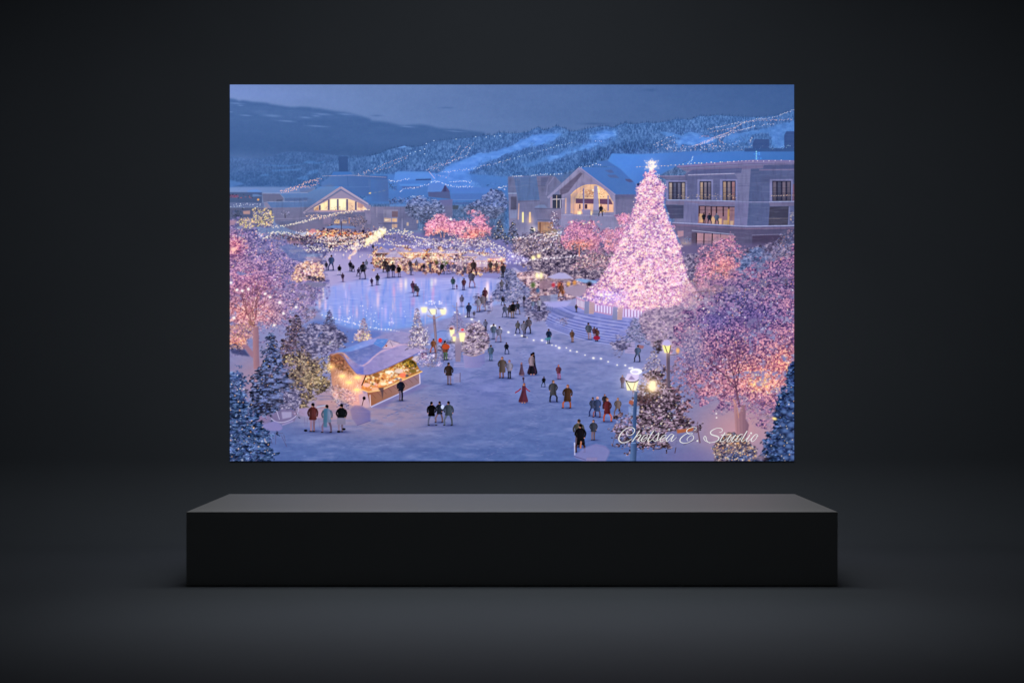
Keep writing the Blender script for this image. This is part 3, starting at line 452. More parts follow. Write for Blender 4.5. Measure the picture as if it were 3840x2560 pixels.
    string(k([(-40, 310), (320, 296), (480, 285), (600, 270), (860, 258), (1120, 246), (1300, 236), (1560, 224)]), 8.5, 1.15, (255, 232, 220), .5); string(k([(1640, 230), (1790, 226), (1850, 220), (1990, 230), (2060, 235)]), 11, 1.1, (240, 236, 240), .5); string(k([(650, 255), (690, 210), (705, 170)]), 2.6, 1., (220, 236, 255), .6); line(k([(-60, 310), (490, 286)]), .8, (190, 160, 150), .4)
    for R_ in (k([(250, 430), (600, 300), (1500, 240), (2075, 240), (2075, 1300), (1500, 1450), (660, 1500), (440, 1100)]), g([(30, 340), (440, 330), (1070, 210), (1590, 600), (1890, 610), (1890, 1100), (60, 1150)]), F([(600, 460), (700, 455), (850, 470), (960, 470), (960, 540), (600, 540)])):
        poly(R_, (150, 156, 196), .22, 2, tex=noise((22, 3), 95, 3)); poly(R_, (56, 60, 96), .22, 2, tex=noise((4, 22), 96, 3)); poly(R_, (46, 50, 84), .2, 2, tex=noise((30, 20), 97, 2))
    for l in ([(365, 747), (600, 750), (1260, 763)], [(430, 1050), (1420, 1100), (2070, 1090)], [(1720, 775), (2070, 768)], [(640, 416), (1260, 396)], [(690, 1156), (1255, 1211)]): line(k(l), 1.1, (176, 188, 226), .7)
    # middle ground floor: snow, plaza, rink
    grey(k([(250, 420), (490, 300), (1500, 225), (2080, 230), (2080, 1500), (650, 1560), (400, 1000)]), .3); grey(g([(20, 330), (800, 300), (1060, 200), (1600, 600), (1900, 610), (1880, 1150), (30, 1200)]), .4); grey(F([(528, 440), (640, 445), (700, 440), (760, 425), (850, 470), (1160, 475), (1160, 560), (528, 560)]), .38)
    poly(F([(1180, 545), (1500, 560), (1824, 560), (1824, 690), (1180, 640)]), (98, 90, 132), 1, 4)
    mid = F([(528, 560), (700, 545), (860, 530), (960, 535), (1100, 545), (1180, 548), (1240, 560), (1500, 590), (1824, 580), (1824, 1060), (528, 1060)])
    poly(mid, (120, 116, 172), 1, 4)
    pl = np.zeros((PH, PW, 3), np.float32)
    c0 = vg(470, (152, 149, 192), 640, (126, 133, 187))(XX, YY); c1 = vg(620, (126, 133, 187), 862, (82, 105, 167))(XX, YY)
    tt = np.clip((YY - 600) / 90, 0, 1)[..., None]; pl = c0 * (1 - tt) + c1 * tt
    r = mask(F([(528, 700), (740, 640), (1180, 640), (1340, 690), (1824, 640), (1824, 1062), (528, 1062)]), 3)
    lay(r[0], r[1], lambda X, Y: pl[r[1]], 1)
    IMG[420:] += (noise((26, 9), 5, 4)[420:] * 7 + noise((9, 4), 6, 3)[420:] * 5)[..., None] * np.clip((YY[420:] - 420) / 80, 0, 1)[..., None]
    tint(*F([(900, 950)])[0], 130, 55, (156, 138, 168), .9); tint(*F([(760, 930)])[0], 90, 45, (200, 152, 152), .85); tint(*F([(610, 870)])[0], 80, 60, (176, 134, 148), .8); tint(*F([(1700, 985)])[0], 130, 90, (190, 146, 160), 1.); tint(*F([(1580, 1050)])[0], 70, 22, (116, 106, 160), .6); tint(*F([(600, 960)])[0], 40, 20, (150, 112, 146), .6); tint(*F([(1560, 830)])[0], 70, 40, (150, 128, 170), .5); tint(*F([(1120, 890)])[0], 90, 50, (112, 120, 190), .5)
    for x, y, rx in ((700, 985, 60), (1060, 985, 50), (1200, 935, 40)): tint(*F([(x, y)])[0], rx, 8, (86, 98, 160), .3)
    nn = 260; x = RNG.uniform(150, 1000, nn); y = RNG.uniform(640, 860, nn)
    dabs(x, y, RNG.uniform(1.5, 5, nn), RNG.uniform(.6, 1.3, nn), RNG.normal(0, .25, nn), np.where((RNG.random(nn) < .5)[:, None], C((70, 88, 148)), C((134, 148, 206))), RNG.uniform(.12, .45, nn), 1.)
    tr_ = np.clip(noise((46, 10), 51, 3) * 1.6, 0, 1) * np.clip((YY - 520) / 60, 0, 1)
    poly(F([(700, 900), (1000, 760), (1200, 720), (1420, 800), (1480, 900), (1450, 1060), (640, 1060)]), (146, 154, 206), .34, 12, tex=tr_)
    poly(F([(700, 900), (1000, 760), (1200, 720), (1420, 800), (1480, 900), (1450, 1060), (640, 1060)]), (70, 88, 150), .3, 12, tex=np.clip(noise((30, 7), 52, 3) * 1.6, 0, 1))
    for (ax, ay), (bx, by) in (((1000, 1010), (1180, 720)), ((1240, 1040), (1200, 760)), ((880, 960), (1100, 860)), ((1120, 1050), (1300, 900)), ((1330, 960), (1180, 800))):
        n_ = 46; t_ = np.linspace(0, 1, n_); o_ = F(np.stack([ax + (bx - ax) * t_ + RNG.normal(0, 3, n_), ay + (by - ay) * t_ + RNG.normal(0, 2, n_)], 1))
        dabs(o_[:, 0], o_[:, 1], 2.2, .9, 0., (74, 90, 150), .4, 1.); dabs(o_[:, 0], o_[:, 1] + 1.4, 2., .7, 0., (150, 158, 212), .3, 1.)
    # rink
    rk = F([(716, 668), (735, 655), (760, 645), (850, 634), (960, 630), (1060, 632), (1150, 640), (1165, 660), (1180, 690), (1120, 705), (1030, 730), (960, 750), (880, 760), (800, 755), (745, 735), (722, 700)])
    poly(rk, vg(440, (172, 170, 214), 562, (122, 154, 212)), 1, 2.5)
    tint(*F([(900, 690)])[0], 120, 35, (148, 166, 218), .6)
    n = 260; x = RNG.uniform(195, 640, n); y = RNG.uniform(440, 560, n)
    mm = mask(rk, 3); M = np.zeros((PH, PW), np.float32); M[mm[1]] = mm[0]
    ok = M[y.astype(int), x.astype(int)] > .7; x, y = x[ok], y[ok]; n = len(x)
    dabs(x, y, RNG.uniform(1.2, 3.2, n), RNG.uniform(5, 15, n), 0., pal([(206, 190, 222, 2), (190, 150, 196), (236, 206, 214), (120, 150, 220, 2), (96, 128, 200, 2)], n), RNG.uniform(.15, .5, n), 1.)
    for xx, yy, ln, c, al in ((868, 692, 16, (240, 210, 216), .7), (905, 668, 14, (222, 170, 200), .6), (922, 655, 12, (250, 214, 214), .7), (932, 652, 12, (255, 240, 220), .7), (995, 668, 20, (214, 160, 200), .6), (992, 650, 12, (220, 226, 220), .7), (886, 715, 14, (220, 196, 226), .6), (955, 720, 10, (250, 214, 214), .7), (1118, 680, 18, (255, 226, 200), .8), (1120, 660, 12, (255, 226, 226), .8), (1128, 690, 14, (230, 190, 214), .7), (1052, 690, 16, (240, 222, 230), .6), (1100, 685, 14, (236, 186, 206), .6), (735, 690, 14, (250, 206, 200), .8), (742, 672, 16, (255, 226, 214), .8), (748, 700, 12, (240, 206, 220), .6), (865, 660, 10, (190, 150, 200), .5), (798, 712, 12, (240, 206, 216), .6), (820, 718, 12, (236, 200, 216), .6), (780, 716, 10, (220, 190, 220), .5), (1000, 645, 8, (250, 230, 226), .6), (950, 646, 10, (226, 180, 210), .6)):
        p = F([(xx, yy)])[0]; dabs(p[:1], p[1:], 3., ln, 0, c, al, 1.)
    n = 420; x = RNG.uniform(195, 660, n); y = RNG.uniform(445, 560, n); ok = M[y.astype(int), x.astype(int)] > .7; x, y = x[ok], y[ok]; n = len(x)
    dabs(x, y, RNG.uniform(3, 10, n), .6, 0., pal([(178, 190, 236), (92, 122, 194), (210, 214, 244)], n), RNG.uniform(.12, .35, n), 1.)
    sparks(F([(735, 700), (840, 700), (950, 720), (900, 755), (760, 750)]), 46, [(255, 244, 240), (230, 230, 255)], (.7, 1.4), .9)
    poly(F([(722, 735), (745, 735), (800, 755), (880, 762), (870, 775), (760, 812), (700, 800), (680, 760)]), (96, 118, 188), .9, 4)
    # back plaza behind the rink with market
    q = GM
    poly(q([(300, 480), (900, 470), (900, 640), (1100, 690), (2352, 720), (2352, 770), (800, 770), (350, 880), (300, 700)]), grad(q([(400, 500)]), (176, 164, 202), q([(1600, 760)]), (142, 138, 192)), .95, 3)
    for x in (440, 540, 570, 640, 720): line(q([(x, 480), (x + 3, 560)]), 3, (124, 128, 184), .45, 1)
    poly(q([(200, 340), (900, 330), (900, 480), (0, 470), (0, 380)]), (112, 104, 158), .9, 5)
    mass(q([(0, 290), (300, 260), (640, 250), (900, 270), (960, 360), (700, 420), (300, 430), (0, 430)]), ((36, 32, 52), (112, 96, 132), (216, 170, 150)), rag=8, hole=1.2, soft=.5, cell=(4, 5), gain=2.1)
    mass(q([(0, 380), (200, 360), (380, 400), (360, 640), (200, 620), (0, 520)]), ((72, 70, 112), (112, 110, 160), (180, 170, 200)), rag=8, hole=.6, cell=(6, 4))
    cw = [(34, 30, 48, 2), (60, 48, 72, 2), (96, 70, 92), (46, 52, 86)]
    leaves(q([(0, 300), (300, 330), (600, 300), (900, 310), (900, 350), (640, 400), (300, 420), (0, 420)]), 420, cw, (1, 2.2), .8, ang=1.57, flat=.5)
    leaves(q([(150, 250), (420, 255), (760, 262), (900, 262), (900, 310), (560, 320), (300, 320), (150, 320)]), 330, [(240, 140, 90), (255, 190, 120), (210, 110, 90), (255, 220, 170), (110, 70, 80)], (1, 2.4), .8)
    poly(q([(340, 220), (440, 190), (540, 196), (560, 225), (440, 222)]), (112, 136, 190), .95, .8); poly(q([(540, 196), (660, 205), (700, 225), (560, 225)]), (106, 128, 182), .9, .8); poly(q([(160, 280), (200, 232), (240, 232), (260, 270), (210, 282)]), (206, 140, 150), .9, .8)
    leaves(q([(410, 110), (500, 85), (620, 100), (600, 150), (430, 150)]), 110, [(96, 92, 124), (136, 126, 156), (70, 66, 92)], (.9, 1.8), .6); leaves(q([(610, 110), (680, 75), (780, 80), (810, 160), (780, 220), (640, 190)]), 200, [(96, 88, 116), (150, 130, 150), (70, 64, 88), (180, 150, 150)], (.9, 1.8), .65); line(q([(530, 150), (532, 280)]), 2.4, (84, 78, 108))
    for l in ([(0, 180), (120, 152), (250, 110), (400, 80), (560, 50), (700, 32), (830, 18)],): string(q(l), 2.6, 1., W1, .9)
    string(q([(180, 120), (300, 105), (420, 85), (560, 55), (640, 40)]), 1.5, 1., W2, 2.2); string(q([(140, 90), (260, 80), (280, 70)]), 2, .9, W2, 1.5)
    sparks(q([(280, 300), (900, 290), (960, 380), (640, 440), (300, 400)]), 260, [W1 + (2,), W2 + (2,), W3 + (1,)], (.8, 1.4)); sparks(q([(0, 270), (120, 260), (330, 270), (330, 300), (0, 320)]), 60, [W1, W3], (.8, 1.2))
    sparks(q([(640, 390), (760, 360), (740, 460), (690, 520), (640, 560), (600, 560), (640, 470)]), 90, [W1, W2], (.9, 1.4)); string(q([(0, 470), (130, 480), (300, 465), (500, 470), (640, 460), (700, 455)]), 4, 1.1, W1, 1.6); string(q([(330, 420), (500, 410), (700, 425), (820, 400)]), 4.5, 1., W1, 2.5)
    # bright dense garland
    gp = q([(760, 420), (820, 330), (900, 270), (960, 232), (1020, 232), (1020, 270), (960, 330), (880, 390), (820, 420)])
    leaves(gp, 70, [(70, 62, 80), (110, 96, 110)], (1.2, 2.4), .6); sparks(gp, 260, [(255, 240, 206, 2), (255, 226, 180), (255, 246, 236)], (1., 1.7), 1)
    for l in ([(1040, 280), (1080, 235), (1150, 240), (1200, 270), (1290, 300)], [(1210, 240), (1280, 260), (1310, 300)], [(1300, 320), (1400, 330), (1470, 345), (1590, 348)]): string(q(l), 2.6, 1.25, (255, 238, 214), 2.2 if l[0][0] < 1290 else .8)
    leaves(q([(940, 380), (1000, 280), (1180, 250), (1300, 300), (1400, 380), (1180, 420)]), 260, [(110, 104, 146), (140, 128, 168), (82, 80, 118)], (1, 2.2), .5)
    # pink trees behind the market
    pk = [(216, 142, 184, 2), (238, 170, 200, 1.6), (192, 124, 168, 1.4), (150, 104, 148, 1), (248, 186, 194, .8)]
    poly(q([(1420, 300), (1440, 200), (2200, 180), (2250, 330), (1700, 350)]), (74, 78, 116), .7, 4)
    for pts, cx in (([(1430, 240), (1500, 150), (1560, 75), (1640, 55), (1690, 80), (1720, 150), (1790, 130), (1850, 170), (1830, 260), (1700, 300), (1640, 270), (1480, 280)], 1640), ([(1760, 330), (1780, 220), (1870, 150), (1930, 130), (1960, 75), (2060, 95), (2120, 150), (2130, 200), (2200, 230), (2190, 300), (2120, 340), (1850, 360)], 2000)):
        mass(q(pts), ((124, 86, 128), (204, 138, 174), (246, 194, 208)), rag=7, hole=1.3, cell=(3, 2.6), gain=2., soft=.5, zones=[(*q([(cx, 290)])[0], 30, 13, ((150, 84, 96), (236, 150, 146), (255, 206, 180)))])
        leaves(q(pts), 330, pk, (.9, 2.), .75, warm=[(*q([(cx, 290)])[0], (30, 14), (250, 166, 150), .75)])
        sparks(q(pts), 60, [(255, 214, 230), (255, 190, 170)], (.6, 1.1))
    for l in ([(1630, 330), (1625, 290), (1590, 240)], [(1660, 330), (1665, 280)]): line(q(l), 2., (220, 160, 150), .8)
    dabs(*q([(1735, 125)]).T, 3, 2.6, 0, (255, 240, 244), .95)
    # market stalls behind the rink
    poly(q([(850, 400), (1000, 360), (1200, 400), (1400, 410), (1600, 420), (2352, 460), (2352, 600), (1900, 620), (1050, 560), (820, 470)]), (132, 126, 180), .9, 4)
    poly(q([(900, 395), (1080, 380), (1090, 470), (860, 470)]), (126, 126, 186), 1, 1.5); poly(q([(1110, 440), (1180, 405), (1290, 408), (1370, 440), (1280, 462), (1120, 462)]), (158, 146, 198), 1, 1); poly(q([(1330, 460), (1440, 430), (1560, 440), (1540, 470), (1350, 478)]), (132, 124, 184), 1, 1); poly(q([(1620, 440), (1740, 425), (1830, 440), (1940, 470), (1640, 468)]), (112, 104, 140), .9, 1.2); poly(q([(880, 478), (1050, 475), (1050, 505), (880, 505)]), (150, 142, 196), 1, .8)
    poly(q([(890, 500), (1060, 495), (1600, 480), (1800, 470), (2200, 560), (2330, 570), (2330, 715), (2000, 700), (1300, 690), (1060, 650), (900, 650)]), grad(q([(900, 600)]), (176, 128, 128), q([(2300, 650)]), (150, 118, 140)), .9, 2)
    mass(q([(880, 480), (1060, 470), (1600, 460), (1800, 470), (2200, 520), (2350, 540), (2350, 720), (2000, 705), (1300, 690), (1060, 655), (890, 655)]), ((60, 44, 60), (164, 118, 116), (255, 216, 170)), rag=6, hole=1.3, cell=(5, 4.5), gain=2.1, soft=.5, zones=[(*q([(1760, 600)])[0], 26, 26, ((84, 70, 100), (160, 140, 170), (220, 206, 226)))])
    mk = [(226, 150, 104, 1.4), (255, 206, 140, 1.2), (150, 96, 84, 1.2), (255, 236, 206, 1), (196, 130, 130, 1), (96, 64, 74, 1), (206, 170, 180, 1)]
    leaves(q([(890, 510), (1050, 500), (1060, 640), (910, 655)]), 160, [(230, 200, 180), (190, 120, 90), (90, 110, 90), (130, 80, 70), (200, 214, 214)], (1, 2.2), .8, ang=1.57, flat=.45)
    leaves(q([(1060, 470), (1600, 460), (1600, 560), (1560, 640), (1100, 660), (1050, 600)]), 420, mk, (1, 2.6), .7); leaves(q([(1130, 520), (1250, 500), (1260, 660), (1100, 660)]), 160, [(190, 160, 176), (150, 126, 150), (214, 190, 196)], (1, 2), .6)
    leaves(q([(1020, 500), (1300, 470), (1610, 470), (1600, 520), (1280, 530), (1040, 540)]), 150, [(255, 190, 110), (255, 220, 160), (220, 120, 90)], (1, 2.2), .8)
    leaves(q([(1680, 480), (1760, 460), (1780, 540), (1740, 640), (1670, 600)]), 130, [(236, 170, 190), (255, 230, 226), (206, 110, 130), (220, 160, 100)], (1, 2.2), .8); leaves(q([(1650, 590), (1690, 570), (1700, 620), (1650, 650)]), 30, [(64, 84, 40), (90, 104, 60)], (1.2, 2.4), .9); leaves(q([(1560, 570), (1600, 560), (1600, 620), (1560, 625)]), 24, [(84, 84, 48)], (1.2, 2.2), .8)
    leaves(q([(1900, 600), (2100, 620), (2330, 610), (2330, 710), (2000, 700), (1900, 660)]), 260, [(170, 110, 90), (96, 64, 70), (214, 170, 160), (130, 90, 100)], (1, 2.4), .75); leaves(q([(2140, 540), (2300, 530), (2330, 590), (2160, 610)]), 110, [(240, 150, 160), (255, 214, 190), (214, 110, 120)], (1, 2.2), .8)
    poly(q([(2015, 565), (2140, 570), (2140, 650), (2020, 655)]), (206, 186, 206), .9, .8); poly(q([(1880, 520), (2000, 510), (2000, 600), (1890, 610)]), (150, 134, 168), .8, 1.5); leaves(q([(1890, 530), (1990, 500), (2010, 600), (1900, 610)]), 110, [(190, 160, 180), (120, 100, 130), (220, 200, 214)], (.9, 1.8), .6)
    for x in (1875, 2005): line(q([(x, 480), (x + 4, 700)]), 1.8, (120, 100, 116), .8)
    sparks(q([(1050, 450), (1600, 440), (1800, 460), (2200, 500), (2340, 560), (2340, 620), (1800, 600), (1600, 560), (1060, 560)]), 200, [W1 + (2,), (255, 206, 150, 2), W3 + (1,), (255, 190, 200, 1)], (.8, 1.6)); sparks(q([(1300, 350), (1800, 370), (2340, 420), (2340, 540), (1900, 480), (1300, 450)]), 190, [W3 + (2,), W1 + (1,), (200, 190, 255, 1)], (.8, 1.3), .9)
    for x, y, rr in ((1285, 540, 12), (1545, 545, 13), (1250, 480, 8), (1860, 420, 9), (1720, 490, 12), (1090, 600, 10), (2285, 560, 8)): glow(*q([(x, y)])[0], rr * .6, rr * .5, (255, 214, 150), .7); dabs(*q([(x, y)]).T, 2.2, 2.2, 0, (255, 240, 214), .95)
    leaves(q([(1780, 330), (2180, 330), (2180, 420), (1900, 430)]), 200, [(140, 116, 130), (190, 150, 140), (96, 84, 104), (214, 170, 120)], (1, 2), .6)
    poly(q([(2095, 490), (2110, 450), (2160, 440), (2185, 480), (2180, 495)]), (138, 142, 204), .95, .8)
    for x, w, y in ((1000, 90, 478), (1180, 110, 470), (1370, 90, 474), (1560, 80, 478), (1730, 100, 484), (1960, 110, 520), (2180, 110, 540)):
        poly(q([(x - w, y + 8), (x - w * .2, y - 34), (x + w * .3, y - 30), (x + w, y + 10), (x + w * .9, y + 22), (x - w * .95, y + 20)]), grad(q([(x - w, y)]), (146, 140, 190), q([(x + w, y)]), (184, 168, 202)), .85, .9)
        line(q([(x - w, y + 20), (x + w, y + 22)]), 1., (255, 214, 170), .7)
    for x in (1130, 1280, 1450, 1610, 1660, 1850, 1900, 2080):
        poly(q([(x - 12, 560), (x + 14, 560), (x + 16, 690), (x - 14, 690)]), (150, 134, 172), .55, 2)
    mass(q([(1330, 340), (1700, 350), (2200, 380), (2330, 440), (1900, 440), (1400, 410)]), ((84, 76, 112), (132, 120, 164), (196, 180, 206)), rag=6, hole=1., cell=(5, 3.4), soft=.5, alpha=.8)
    sparks(q([(1330, 345), (2200, 380), (2330, 470), (1400, 420)]), 90, [W1, W3], (.8, 1.4))
    for l in ([(560, 545), (640, 535), (720, 552), (800, 545), (870, 530)], [(600, 575), (690, 566), (780, 572), (860, 560), (930, 566)], [(870, 545), (930, 565), (1000, 560), (1060, 548), (1130, 560)], [(1120, 552), (1180, 582), (1250, 604), (1330, 612), (1400, 606)], [(940, 585), (1020, 578), (1110, 584), (1190, 600), (1280, 628)], [(1190, 560), (1250, 572), (1320, 566), (1390, 548)], [(1230, 610), (1300, 640), (1370, 650)], [(700, 545), (760, 560), (840, 552), (905, 536), (950, 545)], [(850, 588), (930, 596), (1040, 598), (1150, 606)]):
        string(F(l), 3.4, 1.15, (255, 240, 226), 1.2, wire=(150, 140, 180))
    sparks(F([(580, 530), (880, 520), (1130, 545), (1400, 590), (1400, 650), (1150, 620), (860, 600), (620, 590)]), 420, [W1 + (2,), (255, 210, 160, 1.4), W3 + (1,), (255, 196, 200, .6)], (.7, 1.4))
    for x, y, w in ((640, 570, 16), (700, 592, 20), (905, 585, 22), (960, 598, 18), (1105, 592, 16), (1180, 622, 18), (1235, 625, 16), (1320, 636, 18)): poly(F([(x - w, y + 3), (x - w * .1, y - 7), (x + w * .2, y - 7), (x + w, y + 4), (x + w * .8, y + 7), (x - w * .8, y + 7)]), (178, 172, 212), .8, 1.); line(F([(x - w * .8, y + 8), (x + w * .8, y + 8)]), 1.6, (236, 176, 130), .5, .8)
    # dark spruces between market and lodge
    for x, yt, yb, hw in ((1178, 503, 560, 20), (1148, 500, 550, 17), (1222, 520, 560, 12)): pine(*F([(x, yt)])[0], F([(0, yb)])[0, 1], hw, [(42, 44, 62), (58, 58, 76), (36, 36, 50)], [(120, 128, 168), (96, 104, 144)], 320, lights=14)
    # shrubs with lights in front of the lodge
    mass(F([(1180, 545), (1260, 535), (1340, 560), (1440, 590), (1400, 650), (1250, 640), (1180, 600)]), ((56, 48, 72), (112, 98, 126), (190, 170, 184)), rag=8, hole=.6, cell=(4, 3.4)); mass(F([(1560, 590), (1640, 580), (1700, 575), (1760, 560), (1830, 560), (1830, 680), (1600, 680)]), ((62, 58, 88), (110, 100, 138), (172, 156, 182)), rag=8, hole=.5, cell=(4, 3.4))
    leaves(g([(100, 1220), (450, 1180), (760, 1120), (800, 1300), (760, 1420), (400, 1500), (120, 1480)]), 500, [(120, 104, 130, 1.5), (160, 136, 150, 1.5), (84, 74, 96), (196, 160, 150), (150, 136, 176)], (1, 2.4), .65)
    leaves(g([(640, 830), (720, 830), (780, 940), (790, 1130), (620, 1180)]), 200, [(130, 108, 140), (170, 146, 176), (96, 84, 116)], (1, 2), .65); string(g([(700, 840), (680, 920), (700, 1000), (690, 1080)]), 2.4, 1.1, W3, 2.5)
    leaves(g([(540, 1130), (820, 1080), (760, 1200), (560, 1240)]), 130, [(206, 176, 140), (170, 140, 120), (224, 206, 196)], (1, 2), .7)
    for l in ([(90, 1235), (250, 1220), (450, 1200), (640, 1150), (810, 1130)], [(430, 1440), (560, 1400), (640, 1330), (700, 1240), (790, 1170)], [(20, 1420), (150, 1480), (330, 1540), (470, 1540), (700, 1530), (900, 1500), (1100, 1475)], [(500, 1250), (620, 1220), (800, 1150)], [(40, 1500), (200, 1530), (300, 1560)]): string(g(l), 3, 1.35, W3, 1.8)
    poly(g([(0, 1440), (200, 1470), (330, 1530), (300, 1600), (0, 1600)]), (150, 140, 206), .6, 3); sparks(g([(0, 1400), (330, 1520), (330, 1600), (0, 1600)]), 40, [W3], (1., 1.6)); sparks(g([(100, 1220), (760, 1130), (760, 1420), (120, 1490)]), 130, [W3, W2, (230, 200, 210)], (.6, 1.1), .8)
    for x, y in ((470, 1492), (390, 1515)): glow(*g([(x, y)])[0], 6, 6, (255, 214, 140), .8); dabs(*g([(x, y)]).T, 3, 3.4, 0, (255, 236, 180), 1)
    # pink trees by the lodge
    pk2 = [(190, 124, 164, 2), (218, 148, 182, 1.5), (156, 108, 156, 1.5), (118, 94, 146, 1), (236, 176, 192, .8)]
    for pts, n, wm in (([(800, 1330), (790, 1200), (860, 1080), (890, 990), (1000, 970), (1150, 960), (1300, 1000), (1330, 1080), (1430, 1200), (1420, 1330), (1250, 1420), (1100, 1400), (900, 1430)], 1500, [(*g([(1070, 1340)])[0], (34, 12), (246, 150, 120), .85)]), ([(1420, 1300), (1400, 1150), (1500, 1080), (1640, 1080), (1600, 920), (1680, 850), (1800, 870), (1860, 1000), (1760, 1200), (1640, 1400), (1480, 1420)], 1300, [(*g([(1480, 1300)])[0], (12, 18), (240, 160, 140), .6)])):
        mass(g(pts), ((106, 82, 128), (180, 122, 160), (232, 176, 200)), rag=8, hole=1.3, cell=(3.2, 2.8), gain=2., soft=.5, zones=[(*g([(1070, 1320)])[0], 30, 12, ((146, 92, 108), (224, 152, 146), (255, 206, 180)))])
        leaves(g(pts), n // 2, pk2, (.9, 2.1), .75, warm=wm); sparks(g(pts), 90, [(255, 200, 220), (255, 180, 150), (240, 220, 255)], (.6, 1.))
    line(g([(1065, 1500), (1065, 1330)]), 3, (206, 136, 126), .9); line(g([(1065, 1330), (1000, 1200)]), 1.4, (150, 80, 110), .6); dabs(*g([(1215, 1000), (955, 990), (1130, 1015)]).T, 2.2, 1.8, 0, (255, 236, 214), .9)
    leaves(g([(1060, 1500), (1150, 1430), (1300, 1420), (1480, 1480), (1560, 1568), (1560, 1700), (900, 1700)]), 700, [(150, 118, 146), (186, 146, 164), (110, 90, 120), (206, 150, 160)], (1, 2.2), .65); sparks(g([(1060, 1500), (1300, 1420), (1560, 1568), (900, 1700)]), 70, [W1, (255, 200, 190)], (.7, 1.2))
    # tents and tables left of the big tree
    u = Q(2, 2)
    mass(u([(-60, -20), (400, -10), (700, 40), (1250, 80), (1320, 300), (1000, 430), (400, 500), (-40, 340)]), ((84, 66, 88), (158, 132, 154), (226, 200, 206)), rag=6, hole=.4, cell=(6, 4.5), gain=2.)
    leaves(u([(0, 0), (400, 0), (700, 60), (1200, 80), (1300, 300), (900, 420), (400, 480), (0, 300)]), 350, [(170, 140, 160), (136, 112, 136), (206, 170, 170), (150, 110, 110), (110, 100, 140)], (1.2, 3), .7)
    poly(u([(580, 70), (700, 20), (780, -10), (880, 0), (1030, 90), (900, 110), (700, 100)]), (176, 168, 206), 1, .8); poly(u([(1040, 110), (1130, 90), (1400, 130), (1420, 170), (1200, 165)]), (132, 160, 206), 1, .8); poly(u([(560, 60), (700, 105), (1000, 95), (940, 130), (640, 140)]), (150, 126, 136), .8, 1)
    poly(u([(860, 240), (1100, 200), (1240, 200), (1230, 340), (1100, 410), (900, 340)]), (160, 140, 168), 1, 1); poly(u([(450, 130), (640, 120), (660, 240), (460, 280)]), (150, 120, 140), .9, 1.5)
    for x, y, c, rr in ((690, 200, (190, 60, 80), 4), (800, 210, (176, 84, 60), 6), (845, 320, (150, 84, 56), 4), (350, 200, (84, 104, 66), 5), (1290, 190, (36, 30, 46), 5), (430, 290, (76, 104, 150), 4), (1040, 160, (214, 150, 90), 4), (940, 180, (226, 180, 110), 4)): dabs(*u([(x, y)]).T, rr, rr * 1.2, 0, c, .95)
    poly(u([(450, 380), (640, 370), (660, 470), (480, 480)]), (120, 120, 156), .9, 1); poly(u([(640, 360), (760, 350), (760, 490), (640, 490)]), (140, 146, 186), .9, 1)
    for x, y in ((415, 40), (485, 40)): glow(*u([(x, y)])[0], 7, 9, (255, 220, 150), .8); dabs(*u([(x, y)]).T, 2.2, 5, 0, (255, 240, 190), 1)
    mass(u([(-400, 380), (-250, 250), (-150, -80), (50, -60), (100, 120), (330, 280), (250, 450), (-100, 500), (-300, 480)]), ((62, 66, 104), (120, 122, 168), (176, 172, 208)), rag=6, hole=.5, cell=(5, 3))
    leaves(u([(-400, 380), (-250, 250), (-150, -80), (50, -60), (100, 120), (330, 280), (250, 450), (-100, 500), (-300, 480)]), 350, [(120, 124, 172, 1.4), (150, 144, 182, 1.4), (90, 94, 136), (176, 160, 180, .8), (66, 72, 110, .6)], (1, 2.4), .7)
    # stage of the big tree: steps and railing
    poly(u([(500, 560), (800, 540), (1200, 560), (1600, 680), (2000, 760), (2000, 1180), (1760, 1180), (1000, 1000), (600, 870), (560, 760)]), (126, 132, 196), 1, 1.5)
    A = smooth(u([(800, 545), (1000, 640), (1300, 720), (1650, 780), (1990, 830)]), 8); B = smooth(u([(590, 880), (800, 960), (1100, 1060), (1400, 1130), (1780, 1190)]), 8)
    for i in range(9):
        t = i / 8; L = A * (1 - t) + B * t - [(18 * np.sin(np.pi * t), 0)]
        line(L, 3., (86, 98, 164), .75, .8); line(L + (0, 2.6), 2.6, (156, 162, 220), .8, .8)
    poly(u([(500, 560), (800, 540), (1200, 560), (1600, 680), (2000, 760), (2000, 1180), (1760, 1180), (1000, 1000), (600, 870)]), (160, 164, 212), .55, 4, tex=np.clip(noise((16, 6), 71, 3) * 1.5, 0, 1)); poly(u([(500, 560), (800, 540), (1200, 560), (1600, 680), (2000, 760), (2000, 1180), (1760, 1180), (1000, 1000), (600, 870)]), (140, 136, 178), .3, 4, tex=np.clip(noise((9, 5), 72, 3) * 1.5, 0, 1))
    for i in range(5):
        t = i / 5; line(smooth(u([(620 + 60 * t, 640 - 90 * t), (760 + 70 * t, 690 - 70 * t), (1000 + 60 * t, 760 - 60 * t)]), 6), 2.4, (92, 100, 160), .6, .8)
    poly(u([(100, 560), (400, 540), (650, 520), (660, 610), (500, 640), (100, 660)]), (116, 122, 172), .95, 1.5); poly(u([(480, 480), (800, 470), (1000, 470), (900, 560), (700, 580), (480, 540)]), (166, 164, 214), .9, 1.5)
    for x in range(500, 680, 28): line(u([(x, 560), (x, 630)]), 1.4, (96, 104, 156), .6)
    leaves(u([(330, 640), (600, 640), (620, 780), (480, 830), (320, 780)]), 120, [(140, 130, 170), (170, 150, 170), (110, 100, 140)], (1, 2.4), .6); leaves(u([(740, 760), (940, 720), (900, 860), (780, 850)]), 60, [(130, 120, 160), (160, 144, 170), (96, 96, 140)], (1, 2.4), .6)
